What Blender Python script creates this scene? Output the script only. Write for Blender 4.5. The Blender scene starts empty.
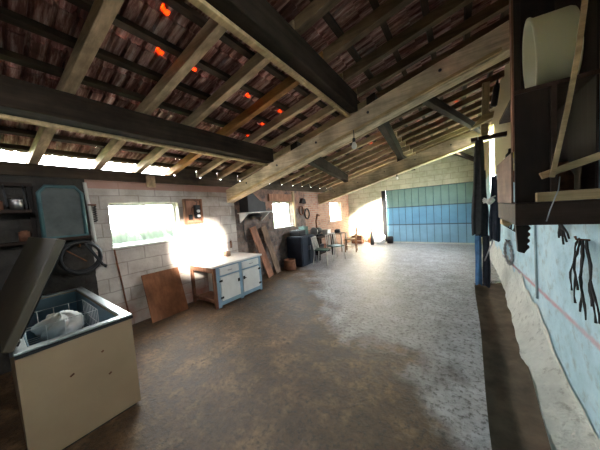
import bpy, bmesh, math, random
from mathutils import Vector, Matrix, Euler
random.seed(7)
C = bpy.context.scene.collection
PI = math.pi
R = math.radians

# ------------------------------------------------------------------ materials
class NT:
    def __init__(s, name):
        s.m = bpy.data.materials.new(name); s.m.use_nodes = True
        s.t = s.m.node_tree; s.b = s.t.nodes['Principled BSDF']; s.out = s.t.nodes['Material Output']
        s.tc = None
    def n(s, typ, **kw):
        nd = s.t.nodes.new(typ)
        for k, v in kw.items():
            if k.startswith('i_'): nd.inputs[k[2:].replace('_', ' ')].default_value = v
            else: setattr(nd, k, v)
        return nd
    def l(s, a, b): s.t.links.new(a, b)
    def obj(s):
        if not s.tc: s.tc = s.n('ShaderNodeTexCoord')
        return s.tc.outputs['Object']
    def sep(s):
        x = s.n('ShaderNodeSeparateXYZ'); s.l(s.obj(), x.inputs[0]); return x
    def noise(s, scale, detail=5, rough=.6, stretch=(1, 1, 1), off=(0, 0, 0)):
        mp = s.n('ShaderNodeMapping'); mp.inputs['Scale'].default_value = stretch; mp.inputs['Location'].default_value = off
        s.l(s.obj(), mp.inputs[0])
        nz = s.n('ShaderNodeTexNoise'); nz.inputs['Scale'].default_value = scale
        nz.inputs['Detail'].default_value = detail; nz.inputs['Roughness'].default_value = rough
        s.l(mp.outputs[0], nz.inputs['Vector']); return nz.outputs['Fac']
    def ramp(s, fac, stops):
        r = s.n('ShaderNodeValToRGB'); e = r.color_ramp.elements
        while len(e) < len(stops): e.new(.5)
        for i, (p, c) in enumerate(stops):
            e[i].position = p; e[i].color = (c, c, c, 1) if isinstance(c, (int, float)) else (*c, 1)
        s.l(fac, r.inputs[0]); return r.outputs[0]
    def mix(s, fac, a, b, mode='MIX'):
        m = s.n('ShaderNodeMix', data_type='RGBA', blend_type=mode)
        for k, v in ((0, fac), (6, a), (7, b)):
            if isinstance(v, (int, float)): m.inputs[k].default_value = v
            elif isinstance(v, tuple): m.inputs[k].default_value = (*v, 1)
            else: s.l(v, m.inputs[k])
        return m.outputs[2]
    def math(s, op, a, b=0.0, clamp=False):
        m = s.n('ShaderNodeMath', operation=op, use_clamp=clamp)
        for k, v in ((0, a), (1, b)):
            if isinstance(v, (int, float)): m.inputs[k].default_value = v
            else: s.l(v, m.inputs[k])
        return m.outputs[0]
    def col(s, v):
        if isinstance(v, tuple): s.b.inputs['Base Color'].default_value = (*v, 1)
        else: s.l(v, s.b.inputs['Base Color'])
        return s
    def rough(s, v):
        if isinstance(v, (int, float)): s.b.inputs['Roughness'].default_value = v
        else: s.l(v, s.b.inputs['Roughness'])
        return s
    def bump(s, h, strength=.5, dist=.02):
        bp = s.n('ShaderNodeBump'); bp.inputs['Strength'].default_value = strength; bp.inputs['Distance'].default_value = dist
        s.l(h, bp.inputs['Height']); s.l(bp.outputs[0], s.b.inputs['Normal']); return s

def plain(name, c, rough=.6, metal=0, var=.25, scale=6, bump=.15):
    t = NT(name); nz = t.noise(scale)
    d = tuple(x * (1 - var) for x in c); l = tuple(min(1, x * (1 + var)) for x in c)
    t.col(t.ramp(nz, [(.3, d), (.7, l)])).rough(rough)
    t.b.inputs['Metallic'].default_value = metal
    if bump: t.bump(t.noise(scale * 6), bump, .004)
    return t.m

def wood(name, c, axis='X', rough=.7, var=.35):
    t = NT(name)
    st = {'X': (1, 14, 14), 'Y': (14, 1, 14), 'Z': (14, 14, 1)}[axis]
    g = t.noise(1.6, 6, .65, st); b = t.noise(2.5, 4, .6)
    d = tuple(x * (1 - var) for x in c); l = tuple(min(1, x * (1 + var)) for x in c)
    base = t.ramp(g, [(.3, d), (.7, l)])
    st2 = t.ramp(b, [(.35, .55), (.6, 1.0)])
    t.b.inputs['Specular IOR Level'].default_value = .2
    t.col(t.mix(1.0, base, st2, 'MULTIPLY')).rough(rough).bump(g, .35, .006)
    return t.m

def brick_nodes(t, u, v, w, h, c1, c2, cm, mortar=.012):
    cb = t.n('ShaderNodeCombineXYZ'); t.l(u, cb.inputs[0]); t.l(v, cb.inputs[1])
    b = t.n('ShaderNodeTexBrick'); t.l(cb.outputs[0], b.inputs['Vector'])
    b.inputs['Scale'].default_value = 1; b.inputs['Brick Width'].default_value = w; b.inputs['Row Height'].default_value = h
    b.inputs['Mortar Size'].default_value = mortar; b.inputs['Mortar Smooth'].default_value = .3
    for k, c in (('Color1', c1), ('Color2', c2), ('Mortar', cm)): b.inputs[k].default_value = (*c, 1)
    return b

def mat_left_wall():
    t = NT('block_wall'); s = t.sep(); y, z = s.outputs['Y'], s.outputs['Z']
    wob = t.math('MULTIPLY', t.noise(3, 3), .04)
    zz = t.math('ADD', z, wob)
    A = brick_nodes(t, y, zz, .5, .205, (.58, .535, .49), (.67, .62, .575), (.44, .395, .355), .009)
    Bk = brick_nodes(t, y, zz, .30, .14, (.20, .13, .10), (.30, .22, .18), (.25, .21, .18), .016)
    Cc = brick_nodes(t, y, zz, .24, .075, (.34, .16, .10), (.42, .24, .16), (.34, .29, .24), .012)
    n1 = t.noise(1.3, 6, .7)
    a = t.mix(1.0, A.outputs['Color'], t.ramp(n1, [(.3, (.50, .45, .41)), (.6, (1, 1, 1))]), 'MULTIPLY')
    # rusty red smears low on the blocks and a brick course under the plate
    red_lo = t.math('MULTIPLY', t.ramp(t.math('ADD', z, t.math('MULTIPLY', t.noise(2.5, 4), .7)), [(.55, 1.0), (.95, 0.0)]),
                    t.ramp(t.noise(1.8, 3, .5, off=(3, 1, 0)), [(.45, 0.0), (.65, .8)]))
    a = t.mix(red_lo, a, (.42, .14, .085))
    course = t.math('MULTIPLY', t.math('GREATER_THAN', z, 2.13), .75)
    a = t.mix(course, a, (.46, .22, .16))
    bn = t.noise(4, 6, .7)
    b = t.mix(t.ramp(bn, [(.4, 0.0), (.62, 1.0)]), Bk.outputs['Color'], (.085, .07, .065))
    b = t.mix(t.math('MULTIPLY', t.ramp(t.math('ADD', z, t.math('MULTIPLY', n1, .8)), [(.0, 0.0), (1.0, 0.0)]) if False else t.math('GREATER_THAN', t.math('ADD', z, t.math('MULTIPLY', n1, 1.2)), 2.25), t.ramp(bn, [(.4, .8), (.6, .1)])), b, (.40, .20, .13))
    c = t.mix(t.ramp(bn, [(.5, 0.0), (.75, .8)]), Cc.outputs['Color'], (.13, .09, .08))
    f1 = t.math('GREATER_THAN', t.math('ADD', y, wob), 3.42)
    f2 = t.math('GREATER_THAN', y, 6.3)
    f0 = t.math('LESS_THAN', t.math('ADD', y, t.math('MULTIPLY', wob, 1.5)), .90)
    near_dark = t.ramp(bn, [(.3, (.022, .019, .016)), (.7, (.07, .06, .05))])  # darker mottled tone over the near end of the wall
    col = t.mix(f1, a, b); col = t.mix(f2, col, c); col = t.mix(f0, col, near_dark)
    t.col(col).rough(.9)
    hh = t.math('ADD', t.math('MULTIPLY', t.mix(f1, A.outputs['Fac'], Bk.outputs['Fac']), -.6), t.noise(30, 4))
    t.bump(hh, .5, .012); return t.m

def mat_right_wall():
    t = NT('blue_limewash'); s = t.sep(); y, z = s.outputs['Y'], s.outputs['Z']
    n = t.noise(2.2, 7, .7); n2 = t.noise(9, 6, .7)
    blue = t.ramp(n, [(.28, (.30, .46, .52)), (.5, (.44, .62, .69)), (.72, (.58, .72, .75))])
    blue = t.mix(t.ramp(n2, [(.52, 0.0), (.68, .65)]), blue, (.25, .28, .27))
    ochre = (.46, .40, .27)
    col = t.mix(t.ramp(t.math('ADD', z, t.math('MULTIPLY', n, .3)), [(1.95, 0.0), (2.05, 1.0)]) if False else
                t.math('GREATER_THAN', t.math('ADD', z, t.math('MULTIPLY', n, .5)), 2.45), blue, ochre)
    # faded red chalk line that drops gently along the wall
    d = t.math('ABSOLUTE', t.math('SUBTRACT', z, t.math('SUBTRACT', .755, t.math('MULTIPLY', y, .053))))
    dd = t.math('ADD', d, t.math('MULTIPLY', t.math('SUBTRACT', n2, .5), .05))
    line = t.math('MULTIPLY', t.ramp(dd, [(.008, 1.0), (.03, 0.0)]), t.ramp(n, [(.35, .35), (.6, .85)]))
    col = t.mix(line, col, (.50, .17, .20))
    t.col(col).rough(.85).bump(t.math('ADD', n2, t.noise(40, 3)), .4, .01); return t.m

def mat_plinth():
    t = NT('pale_mortar'); n = t.noise(3, 7, .7); n2 = t.noise(14, 5, .7)
    col = t.ramp(n, [(.3, (.52, .52, .47)), (.55, (.66, .66, .60)), (.75, (.72, .72, .66))])
    col = t.mix(t.ramp(n2, [(.54, 0.0), (.70, .75)]), col, (.24, .23, .19))
    t.col(col).rough(.85).bump(n2, .8, .03); return t.m

def mat_floor():
    t = NT('worn_concrete'); s = t.sep()
    n = t.noise(.9, 6, .6); n2 = t.noise(3.5, 8, .75); n3 = t.noise(22, 6, .75)
    a = t.ramp(n2, [(.3, (.20, .185, .175)), (.5, (.44, .435, .45)), (.72, (.66, .66, .69))])
    b = t.ramp(n2, [(.3, (.03, .019, .011)), (.5, (.13, .075, .038)), (.7, (.34, .22, .12))])
    # earth trodden in at left and near; window light painted into the paler cement
    x, y = s.outputs['X'], s.outputs['Y']
    e = t.math('ADD', t.math('MULTIPLY', t.math('ADD', x, 2.5), .40), t.math('MULTIPLY', t.math('SUBTRACT', y, 3.0), .46))
    e = t.math('ADD', e, t.math('MULTIPLY', t.math('SUBTRACT', n, .5), 2.4))
    col = t.mix(t.ramp(e, [(.28, 0.0), (.62, 1.0)]), b, a)
    col = t.mix(t.ramp(n3, [(.50, 0.0), (.62, .85)]), col, (.045, .034, .024))
    t.col(col)
    t.rough(t.ramp(n2, [(.3, .27), (.7, .55)]))
    t.bump(t.math('ADD', n3, t.math('MULTIPLY', n2, 1.5)), .65, .02); return t.m

def mat_tile():
    t = NT('clay_tile')
    n = t.noise(2.4, 6, .7, (.8, 8, 1)); n2 = t.noise(11, 5, .7)
    col = t.ramp(n, [(.30, (.07, .025, .016)), (.46, (.20, .075, .055)), (.56, (.46, .26, .21)), (.68, (.74, .58, .51))])
    col = t.mix(t.ramp(n2, [(.55, 0.0), (.7, .6)]), col, (.05, .022, .018))
    t.col(col).rough(.85).bump(n2, .3, .006); return t.m

def mat_gap_glow():
    t = NT('thin_clay'); t.col((.55, .14, .05)).rough(.8)  # translucent patches standing in for orange light leaking through tile gaps
    tr = t.n('ShaderNodeBsdfTranslucent'); tr.inputs[0].default_value = (.9, .17, .035, 1)
    mx = t.n('ShaderNodeMixShader'); mx.inputs[0].default_value = .45
    t.l(t.b.outputs[0], mx.inputs[1]); t.l(tr.outputs[0], mx.inputs[2]); t.l(mx.outputs[0], t.out.inputs[0]); return t.m

def mat_glass(name='window_glass', tint=(.95, .98, .97), k=.10):
    t = NT(name)
    t.t.nodes.remove(t.b)
    tr = t.n('ShaderNodeBsdfTransparent'); tr.inputs[0].default_value = (*tint, 1)
    gl = t.n('ShaderNodeBsdfGlossy'); gl.inputs['Roughness'].default_value = .05
    mx = t.n('ShaderNodeMixShader'); mx.inputs[0].default_value = k
    t.l(tr.outputs[0], mx.inputs[1]); t.l(gl.outputs[0], mx.inputs[2]); t.l(mx.outputs[0], t.out.inputs[0]); return t.m

def mat_plastic_film():
    t = NT('clear_film'); t.col((.85, .88, .9)).rough(.22)
    tr = t.n('ShaderNodeBsdfTransparent')
    mx = t.n('ShaderNodeMixShader'); mx.inputs[0].default_value = .3
    t.l(t.b.outputs[0], mx.inputs[1]); t.l(tr.outputs[0], mx.inputs[2]); t.l(mx.outputs[0], t.out.inputs[0]); return t.m

def mat_tub():
    t = NT('cream_plastic'); t.col((.72, .71, .55)).rough(.45)
    tr = t.n('ShaderNodeBsdfTranslucent'); tr.inputs[0].default_value = (.7, .68, .45, 1)
    mx = t.n('ShaderNodeMixShader'); mx.inputs[0].default_value = .35
    t.l(t.b.outputs[0], mx.inputs[1]); t.l(tr.outputs[0], mx.inputs[2]); t.l(mx.outputs[0], t.out.inputs[0]); return t.m

def mat_gable():
    t = NT('gable_plaster'); s = t.sep()
    n = t.noise(2.5, 6, .7); 
    b = brick_nodes(t, s.outputs['X'], s.outputs['Z'], .5, .2, (.50, .48, .36), (.58, .56, .43), (.38, .36, .27), .010)
    col = t.mix(1.0, b.outputs['Color'], t.ramp(n, [(.3, (.65, .64, .56)), (.6, (1, 1, 1))]), 'MULTIPLY')
    t.col(col).rough(.9).bump(t.noise(20, 5), .4, .01); return t.m

M = {}
M['wallL'] = mat_left_wall(); M['wallR'] = mat_right_wall(); M['plinth'] = mat_plinth(); M['floor'] = mat_floor()
M['tile'] = mat_tile(); M['chip'] = mat_gap_glow(); M['glass'] = mat_glass(); M['film'] = mat_plastic_film(); M['tub'] = mat_tub()
M['gable'] = mat_gable()
M['soil'] = plain('gutter_dirt', (.115, .080, .052), .95, var=.45, scale=5, bump=.6)
M['beam'] = wood('pale_beam_wood', (.64, .52, .35), 'X')
M['purlin'] = wood('purlin_wood', (.035, .023, .015), 'Y', .95)
M['rafter'] = wood('rafter_wood', (.54, .39, .24), 'X')
M['rafter_d'] = wood('dark_rafter_wood', (.17, .11, .065), 'X')  # rafter wood with the upper-right roof shade in its colour
M['rafter_o'] = wood('orange_rafter_wood', (.40, .19, .06), 'X')
M['batten'] = wood('batten_wood', (.075, .048, .03), 'Y')
M['plate'] = wood('plate_wood', (.10, .07, .048), 'Y')
M['post'] = wood('post_wood', (.42, .31, .19), 'Z')
M['darkwood'] = wood('dark_cabinet_wood', (.022, .013, .009), 'Z', .55)
M['darkwoodx'] = wood('dark_shelf_wood', (.045, .024, .015), 'X', .6)
M['pinkwood'] = wood('painted_box_wood', (.30, .19, .145), 'Y', .65, .15)  # window light on the cabinet's side put into this paler colour
M['lath'] = wood('pale_lath_wood', (.52, .38, .20), 'X')
M['planko'] = wood('reddish_plank', (.45, .22, .14), 'Z')
M['plankb'] = wood('brown_plank', (.30, .20, .14), 'Z')
M['ply'] = wood('plywood', (.30, .125, .06), 'Z', .6, .2)
M['brownwood'] = wood('brown_frame_wood', (.24, .11, .065), 'Z', .6)
M['chairwood'] = wood('chair_wood', (.40, .21, .11), 'Z', .5)
M['enamel'] = plain('old_enamel', (.38, .275, .17), .4, var=.07, scale=3, bump=.05)
M['lid'] = plain('lid_inside', (.085, .07, .046), .5, var=.12, scale=2, bump=.05)
M['liner'] = plain('blue_liner', (.14, .24, .31), .35, var=.15, scale=3, bump=.03)
M['alu'] = plain('aluminium', (.62, .64, .64), .35, 1, var=.1, bump=.05)
M['rubber'] = plain('black_rubber', (.02, .02, .021), .6, var=.3, bump=.1)
M['black'] = plain('sooty_metal', (.018, .017, .018), .55, .3, var=.4, bump=.3)
M['steel'] = plain('steel', (.35, .35, .36), .35, .9, var=.2, bump=.1)
M['rust'] = plain('rusty_metal', (.20, .085, .045), .8, .3, var=.5, scale=12, bump=.4)
M['whitepaint'] = plain('white_paint', (.78, .78, .76), .45, var=.08, bump=.08)
M['greywhite'] = plain('dirty_white_paint', (.62, .60, .56), .5, var=.15, bump=.1)
M['cupblue'] = plain('cupboard_blue', (.26, .39, .50), .45, var=.15, bump=.08)
M['teal'] = plain('teal_paint', (.05, .115, .12), .55, var=.3, bump=.1)
M['doorblue'] = plain('door_blue', (.13, .31, .47), .5, var=.14, scale=2, bump=.1)
M['doorblue2'] = plain('door_pale_blue', (.20, .38, .52), .5, var=.14, scale=2, bump=.1)
M['doorgreen'] = plain('door_green', (.17, .28, .25), .5, var=.14, scale=2, bump=.1)
M['doorrail'] = plain('door_rail', (.05, .09, .12), .5, var=.2, bump=.1)
M['navy'] = plain('navy_cloth', (.014, .018, .030), .9, var=.4, scale=10, bump=.5)
M['bluecloth'] = plain('blue_cloth', (.045, .13, .26), .9, var=.3, scale=10, bump=.5)
M['charcoal'] = plain('charcoal_cloth', (.020, .020, .021), .9, var=.4, scale=10, bump=.5)
M['sack'] = plain('white_sack', (.70, .70, .68), .8, var=.15, bump=.4)
M['glove'] = plain('canvas_glove', (.66, .62, .54), .85, var=.15, bump=.4)
M['orange'] = plain('orange_board', (.62, .24, .08), .6, var=.15, bump=.1)
M['rope'] = plain('dark_rope', (.03, .026, .024), .9, var=.4, scale=20, bump=.5)
M['green'] = plain('machine_green', (.06, .12, .10), .5, .2, var=.3, bump=.2)
M['navymetal'] = plain('machine_blue', (.014, .02, .034), .45, .3, var=.4, bump=.2)
M['clay'] = plain('red_plastic', (.50, .16, .10), .5, var=.2, bump=.1)
M['sheetgrey'] = plain('grey_sheet', (.075, .085, .08), .6, var=.35, bump=.15)
M['bulb'] = plain('bulb_glass', (.80, .80, .76), .12, var=.03, bump=0)
M['grass'] = plain('meadow', (.10, .16, .05), .9, var=.4, scale=2, bump=.4)
M['hedge'] = plain('hedge_leaf', (.018, .026, .012), .8, var=.5, scale=14, bump=.6)
M['conduit'] = plain('grey_conduit', (.32, .42, .45), .8, var=.25, bump=.1)
M['yellow'] = plain('yellow_paint', (.55, .38, .06), .5, var=.15, bump=.1)

# ------------------------------------------------------------------ mesh helpers
class MB:
    def __init__(s): s.bm = bmesh.new()
    def box(s, x0, x1, y0, y1, z0, z1, mi=0):
        v = [s.bm.verts.new(p) for p in ((x0,y0,z0),(x1,y0,z0),(x1,y1,z0),(x0,y1,z0),(x0,y0,z1),(x1,y0,z1),(x1,y1,z1),(x0,y1,z1))]
        for q in ((3,2,1,0),(4,5,6,7),(0,1,5,4),(1,2,6,5),(2,3,7,6),(3,0,4,7)):
            f = s.bm.faces.new([v[i] for i in q]); f.material_index = mi
        return s
    def obox(s, c, size, rot=(0,0,0)):
        m = Matrix.Translation(c) @ Euler(rot).to_matrix().to_4x4()
        hx, hy, hz = (d/2 for d in size)
        v = [s.bm.verts.new(m @ Vector(p)) for p in ((-hx,-hy,-hz),(hx,-hy,-hz),(hx,hy,-hz),(-hx,hy,-hz),(-hx,-hy,hz),(hx,-hy,hz),(hx,hy,hz),(-hx,hy,hz))]
        for q in ((3,2,1,0),(4,5,6,7),(0,1,5,4),(1,2,6,5),(2,3,7,6),(3,0,4,7)): s.bm.faces.new([v[i] for i in q])
        return s
    def bar(s, a, b, w, h, up=(0,0,1)):
        a, b = Vector(a), Vector(b); d = (b-a).normalized(); u = Vector(up)
        sd = d.cross(u).normalized(); u = sd.cross(d).normalized()
        v = []
        for p in (a, b):
            for i, j in ((-1,-1),(1,-1),(1,1),(-1,1)): v.append(s.bm.verts.new(p + sd*(i*w/2) + u*(j*h/2)))
        for q in ((3,2,1,0),(4,5,6,7),(0,1,5,4),(1,2,6,5),(2,3,7,6),(3,0,4,7)): s.bm.faces.new([v[i] for i in q])
        return s
    def tube(s, pts, r, n=8, closed=False):
        pts = [Vector(p) for p in pts]; N = len(pts); rings = []
        rr = r if isinstance(r, (list, tuple)) else [r]*N
        t0 = (pts[1]-pts[0]).normalized(); ref = Vector((0,0,1)) if abs(t0.z) < .9 else Vector((1,0,0))
        u = t0.cross(ref).normalized()
        for i, p in enumerate(pts):
            if closed: t = (pts[(i+1)%N]-pts[i-1]).normalized()
            else: t = (pts[min(i+1,N-1)]-pts[max(i-1,0)]).normalized()
            u = (u - t*u.dot(t)).normalized(); w = t.cross(u)
            rings.append([s.bm.verts.new(p + (u*math.cos(2*PI*k/n)+w*math.sin(2*PI*k/n))*rr[i]) for k in range(n)])
        for i in range(N if closed else N-1):
            a, b = rings[i], rings[(i+1)%N]
            for k in range(n):
                f = s.bm.faces.new((a[k],a[(k+1)%n],b[(k+1)%n],b[k])); f.smooth = True
        if not closed:
            s.bm.faces.new(rings[0][::-1]); s.bm.faces.new(rings[-1])
        return s
    def lathe(s, prof, c=(0,0,0), n=24, rot=(0,0,0), cap=True):
        m = Matrix.Translation(c) @ Euler(rot).to_matrix().to_4x4(); rings = []
        for r, z in prof: rings.append([s.bm.verts.new(m @ Vector((r*math.cos(2*PI*k/n), r*math.sin(2*PI*k/n), z))) for k in range(n)])
        for a, b in zip(rings, rings[1:]):
            for k in range(n):
                f = s.bm.faces.new((a[k],a[(k+1)%n],b[(k+1)%n],b[k])); f.smooth = True
        if cap:
            s.bm.faces.new(rings[0][::-1]); s.bm.faces.new(rings[-1])
        return s
    def prism(s, poly, ext):
        e = Vector(ext); a = [s.bm.verts.new(p) for p in poly]; b = [s.bm.verts.new(Vector(p)+e) for p in poly]
        s.bm.faces.new(a[::-1]); s.bm.faces.new(b); n = len(a)
        for i in range(n): s.bm.faces.new((a[i],a[(i+1)%n],b[(i+1)%n],b[i]))
        return s
    def grid(s, fn, nu, nv):
        v = [[s.bm.verts.new(fn(i/nu, j/nv)) for j in range(nv+1)] for i in range(nu+1)]
        for i in range(nu):
            for j in range(nv):
                f = s.bm.faces.new((v[i][j],v[i+1][j],v[i+1][j+1],v[i][j+1])); f.smooth = True
        return s
    def build(s, name, mat, parent=None, bevel=0, solid=0, sub=0, origin=None, disp=None):
        bmesh.ops.recalc_face_normals(s.bm, faces=s.bm.faces)
        me = bpy.data.meshes.new(name); s.bm.to_mesh(me); s.bm.free()
        for m in (mat if isinstance(mat, (list, tuple)) else [mat]): me.materials.append(M[m] if isinstance(m, str) else m)
        o = bpy.data.objects.new(name, me); C.objects.link(o)
        if origin is not None:
            me.transform(Matrix.Translation(-Vector(origin))); o.location = origin
        if parent is not None:
            o.parent = parent
            me.transform(Matrix.Translation(-parent.location) if origin is None else Matrix.Identity(4))
            if origin is not None: o.location = Vector(origin) - parent.location
        if solid:
            md = o.modifiers.new('solid', 'SOLIDIFY'); md.thickness = solid; md.offset = 0
        if sub:
            md = o.modifiers.new('sub', 'SUBSURF'); md.levels = sub; md.render_levels = sub
        if bevel:
            md = o.modifiers.new('bev', 'BEVEL'); md.width = bevel; md.segments = 2; md.limit_method = 'ANGLE'
        return o

def tag(o, label, cat, group=None, kind=None):
    o['label'] = label; o['category'] = cat
    if group: o['group'] = group
    if kind: o['kind'] = kind
    return o
def thing(name, label, cat, loc=(0,0,0), group=None):
    o = bpy.data.objects.new(name, None); C.objects.link(o); o.location = loc; o.empty_display_size = .1
    return tag(o, label, cat, group)
def struct(o, label=None, cat=None):
    o['kind'] = 'structure'
    if label: o['label'] = label
    if cat: o['category'] = cat
    return o
def copy_tree(o, parent=None):
    c = o.copy(); C.objects.link(c)
    if parent: c.parent = parent
    for ch in list(o.children): copy_tree(ch, c)
    return c

def wall_cells(mb, axis, t0, t1, us, zs, holes):
    """box cells over us x zs, leaving out cells whose centre lies in a hole"""
    for u0, u1 in zip(us, us[1:]):
        for z0, z1 in zip(zs, zs[1:]):
            cu, cz = (u0+u1)/2, (z0+z1)/2
            if any(h[0] < cu < h[1] and h[2] < cz < h[3] for h in holes): continue
            if axis == 'X': mb.box(t0, t1, u0, u1, z0, z1)
            else: mb.box(u0, u1, t0, t1, z0, z1)

XL, XR, YB, YF = -4.25, .68, 10.0, -3.0
zr = lambda x: 2.43 + .25*(x+4.25)      # underside of the rafters
SL = math.atan(.25)

# ------------------------------------------------------------------ setting
W1 = (1.10, 2.12, 1.25, 1.92); W2 = (4.72, 5.62, 1.15, 1.91); W3 = (8.10, 9.15, 1.08, 1.88)
mb = MB(); holes = [W1, W2, W3]
us = sorted({YF, YB+.25, *[v for h in holes for v in h[:2]]}); zs = sorted({-.05, 2.25, *[v for h in holes for v in h[2:]]})
wall_cells(mb, 'X', XL-.24, XL, us, zs, holes)
struct(mb.build('wall_left', 'wallL'), 'long left wall of pale concrete block turning to dark brick beyond', 'wall')

# right wall follows the roof; two invented openings added to throw sun patches inside
S1 = (-1.0, -.32, 2.78, 3.42); S2 = (6.95, 7.90, 1.75, 3.30)
mb = MB(); holes = [S1, S2]
us = sorted({YF, YB+.25, *[v for h in holes for v in h[:2]]}); zs = sorted({-.05, 3.83, *[v for h in holes for v in h[2:]]})
wall_cells(mb, 'X', XR, XR+.22, us, zs, holes)
struct(mb.build('wall_right', 'wallR'), 'limewashed pale blue wall on the right with a faded red line', 'wall')

# back wall with the garage door opening
D = (-2.74, .44, 0, 2.22)
mb = MB()
mb.box(XL-.24, D[0], YB, YB+.25, -.05, 2.22)
mb.box(D[1], XR+.22, YB, YB+.25, -.05, 2.22)
mb.prism([(XL-.24, YB, 2.22), (XR+.22, YB, 2.22), (XR+.22, YB, zr(XR+.22)+.1), (XL-.24, YB, zr(XL-.24)+.1)], (0, .25, 0))
struct(mb.build('wall_back', 'gable'), 'plastered gable wall around the blue garage door', 'wall')
# front wall behind the camera with a doorway
mb = MB(); mb.prism([(XL-.24, YF, -.05), (XR+.22, YF, -.05), (XR+.22, YF, zr(XR+.22)+.1), (XL-.24, YF, zr(XL-.24)+.1)], (0, -.25, 0))
struct(mb.build('wall_front', 'wallL'), 'block wall behind the viewer', 'wall')

# floor slab, gutter and mortar skirting on the right
def kerb(y): return .14 + .02*max(0, (y-1.8))*.9 + .008*math.sin(y*2.3)
def gutr(y): return .385 + .066*max(0, (y-1.85)) if y < 5.2 else .61
mb = MB()
ys = [YF + i*(YB+.25-YF)/90 for i in range(91)]
top = [[], []]
for y in ys:
    top[0].append((XL-.24, y, 0)); top[1].append((kerb(y) if y < 5.6 else XR+.1, y, 0))
for i in range(90):
    xs0 = [XL-.24 + (top[1][i][0]-XL+.24)*k/40 for k in range(41)]
    xs1 = [XL-.24 + (top[1][i+1][0]-XL+.24)*k/40 for k in range(41)]
    for k in range(40):
        mb.bm.faces.new([mb.bm.verts.new(p) for p in ((xs0[k], ys[i], 0), (xs0[k+1], ys[i], 0), (xs1[k+1], ys[i+1], 0), (xs1[k], ys[i+1], 0))])
    mb.bm.faces.new([mb.bm.verts.new(p) for p in ((xs0[40], ys[i], 0), (xs0[40], ys[i], -.12), (xs1[40], ys[i+1], -.12), (xs1[40], ys[i+1], 0))])
bmesh.ops.remove_doubles(mb.bm, verts=mb.bm.verts, dist=1e-4)
struct(mb.build('floor', 'floor'), 'worn stained concrete floor', 'floor')
mb = MB()
def gut(u, v):
    y = YF + u*(5.62-YF); x = kerb(y)-.01 + v*(gutr(y)+.06-kerb(y))
    return (x, y, -.075 + .05*v*v + .006*math.sin(y*7+x*30))
mb.grid(gut, 90, 8)
struct(mb.build('trim_1', 'soil'), 'dark dirt-filled gutter strip running along the right wall', 'gutter')
mb = MB()
def ph(y):
    pts = [(-3, .06), (2.2, .07), (2.6, .12), (3.1, .26), (3.6, .42), (4.5, .50), (10, .5)]
    for (a, p), (b, q) in zip(pts, pts[1:]):
        if a <= y <= b: return p + (q-p)*(y-a)/(b-a)
    return .5
def skirt(u, v):
    y = YF + u*(YB-.02-YF); b = gutr(y)
    j = .006*math.sin(y*5.1)+.005*math.sin(y*13.7+1)
    h = ph(y)*(1+.10*math.sin(y*6.3)+.07*math.sin(y*17)); x0 = b+j; x1 = XR-.010
    k = min(1, v/.7)
    return (x0+(x1-x0)*k, y, -.05+(h*.6+.05)*k**1.2 + (0 if v < .7 else h*.4*(v-.7)/.3))
mb.grid(skirt, 260, 10)
struct(mb.build('baseboard_right', 'plinth'), 'rough pale mortar skirting along the foot of the blue wall', 'skirting')

# roof: clay tiles in lapped rows, each tile lying on the battens
RH, BH = .11, .06
mb = MB(); rows = 15; step = .375; tw = .105
prof = [(0, 0), (.32, 0), (.40, .034), (.60, .034), (.68, 0), (1, 0)]
cs, sn = math.cos(SL), math.sin(SL)
for r in range(rows):
    s0 = -.17 + r*step; s1 = s0 + step + .055
    y = YF-.2
    ti = 0
    while y < YB+.3:
        lift = 0
        rnd = random.random()
        if rnd < .02: lift = random.uniform(.01, .025)
        if ti % 2 == 0: tl = lift
        drop = random.uniform(-.006, .006)
        gap_glow = random.random() < .05
        for (p0, h0), (p1, h1) in zip(prof, prof[1:]):
            pass
            segs = [(s0, s0+.06, 0), (s0+.06, s0+.105, 0), (s0+.105, s1, 0)]
            for k, (a, b, _) in enumerate(segs):
                vs = []
                for s_, pp, hh in ((a, p0, h0), (b, p0, h0), (b, p1, h1), (a, p1, h1)):
                    f = (s_-s0)/(s1-s0)
                    base = RH + BH + .026*(1-f) + hh + tl*(1-f) + drop*(1-f)
                    x = XL + s_*cs - base*sn; z = 2.43 + s_*sn + base*cs
                    vs.append(mb.bm.verts.new((x, y+pp*tw, z)))
                fc = mb.bm.faces.new(vs); fc.smooth = False
                fc.material_index = 1 if (gap_glow and k == 1 and p0 > .25) else 0
        y += tw; ti += 1
bmesh.ops.remove_doubles(mb.bm, verts=mb.bm.verts, dist=1e-5)
struct(mb.build('ceiling', ['tile', 'chip'], solid=.012), 'underside of the red clay tile roof', 'roof')

ordn = ['first', 'second', 'third', 'fourth', 'fifth', 'sixth', 'seventh', 'eighth', 'ninth', 'tenth', 'eleventh', 'twelfth', 'thirteenth', 'fourteenth', 'fifteenth', 'sixteenth', 'seventeenth', 'eighteenth']
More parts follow.
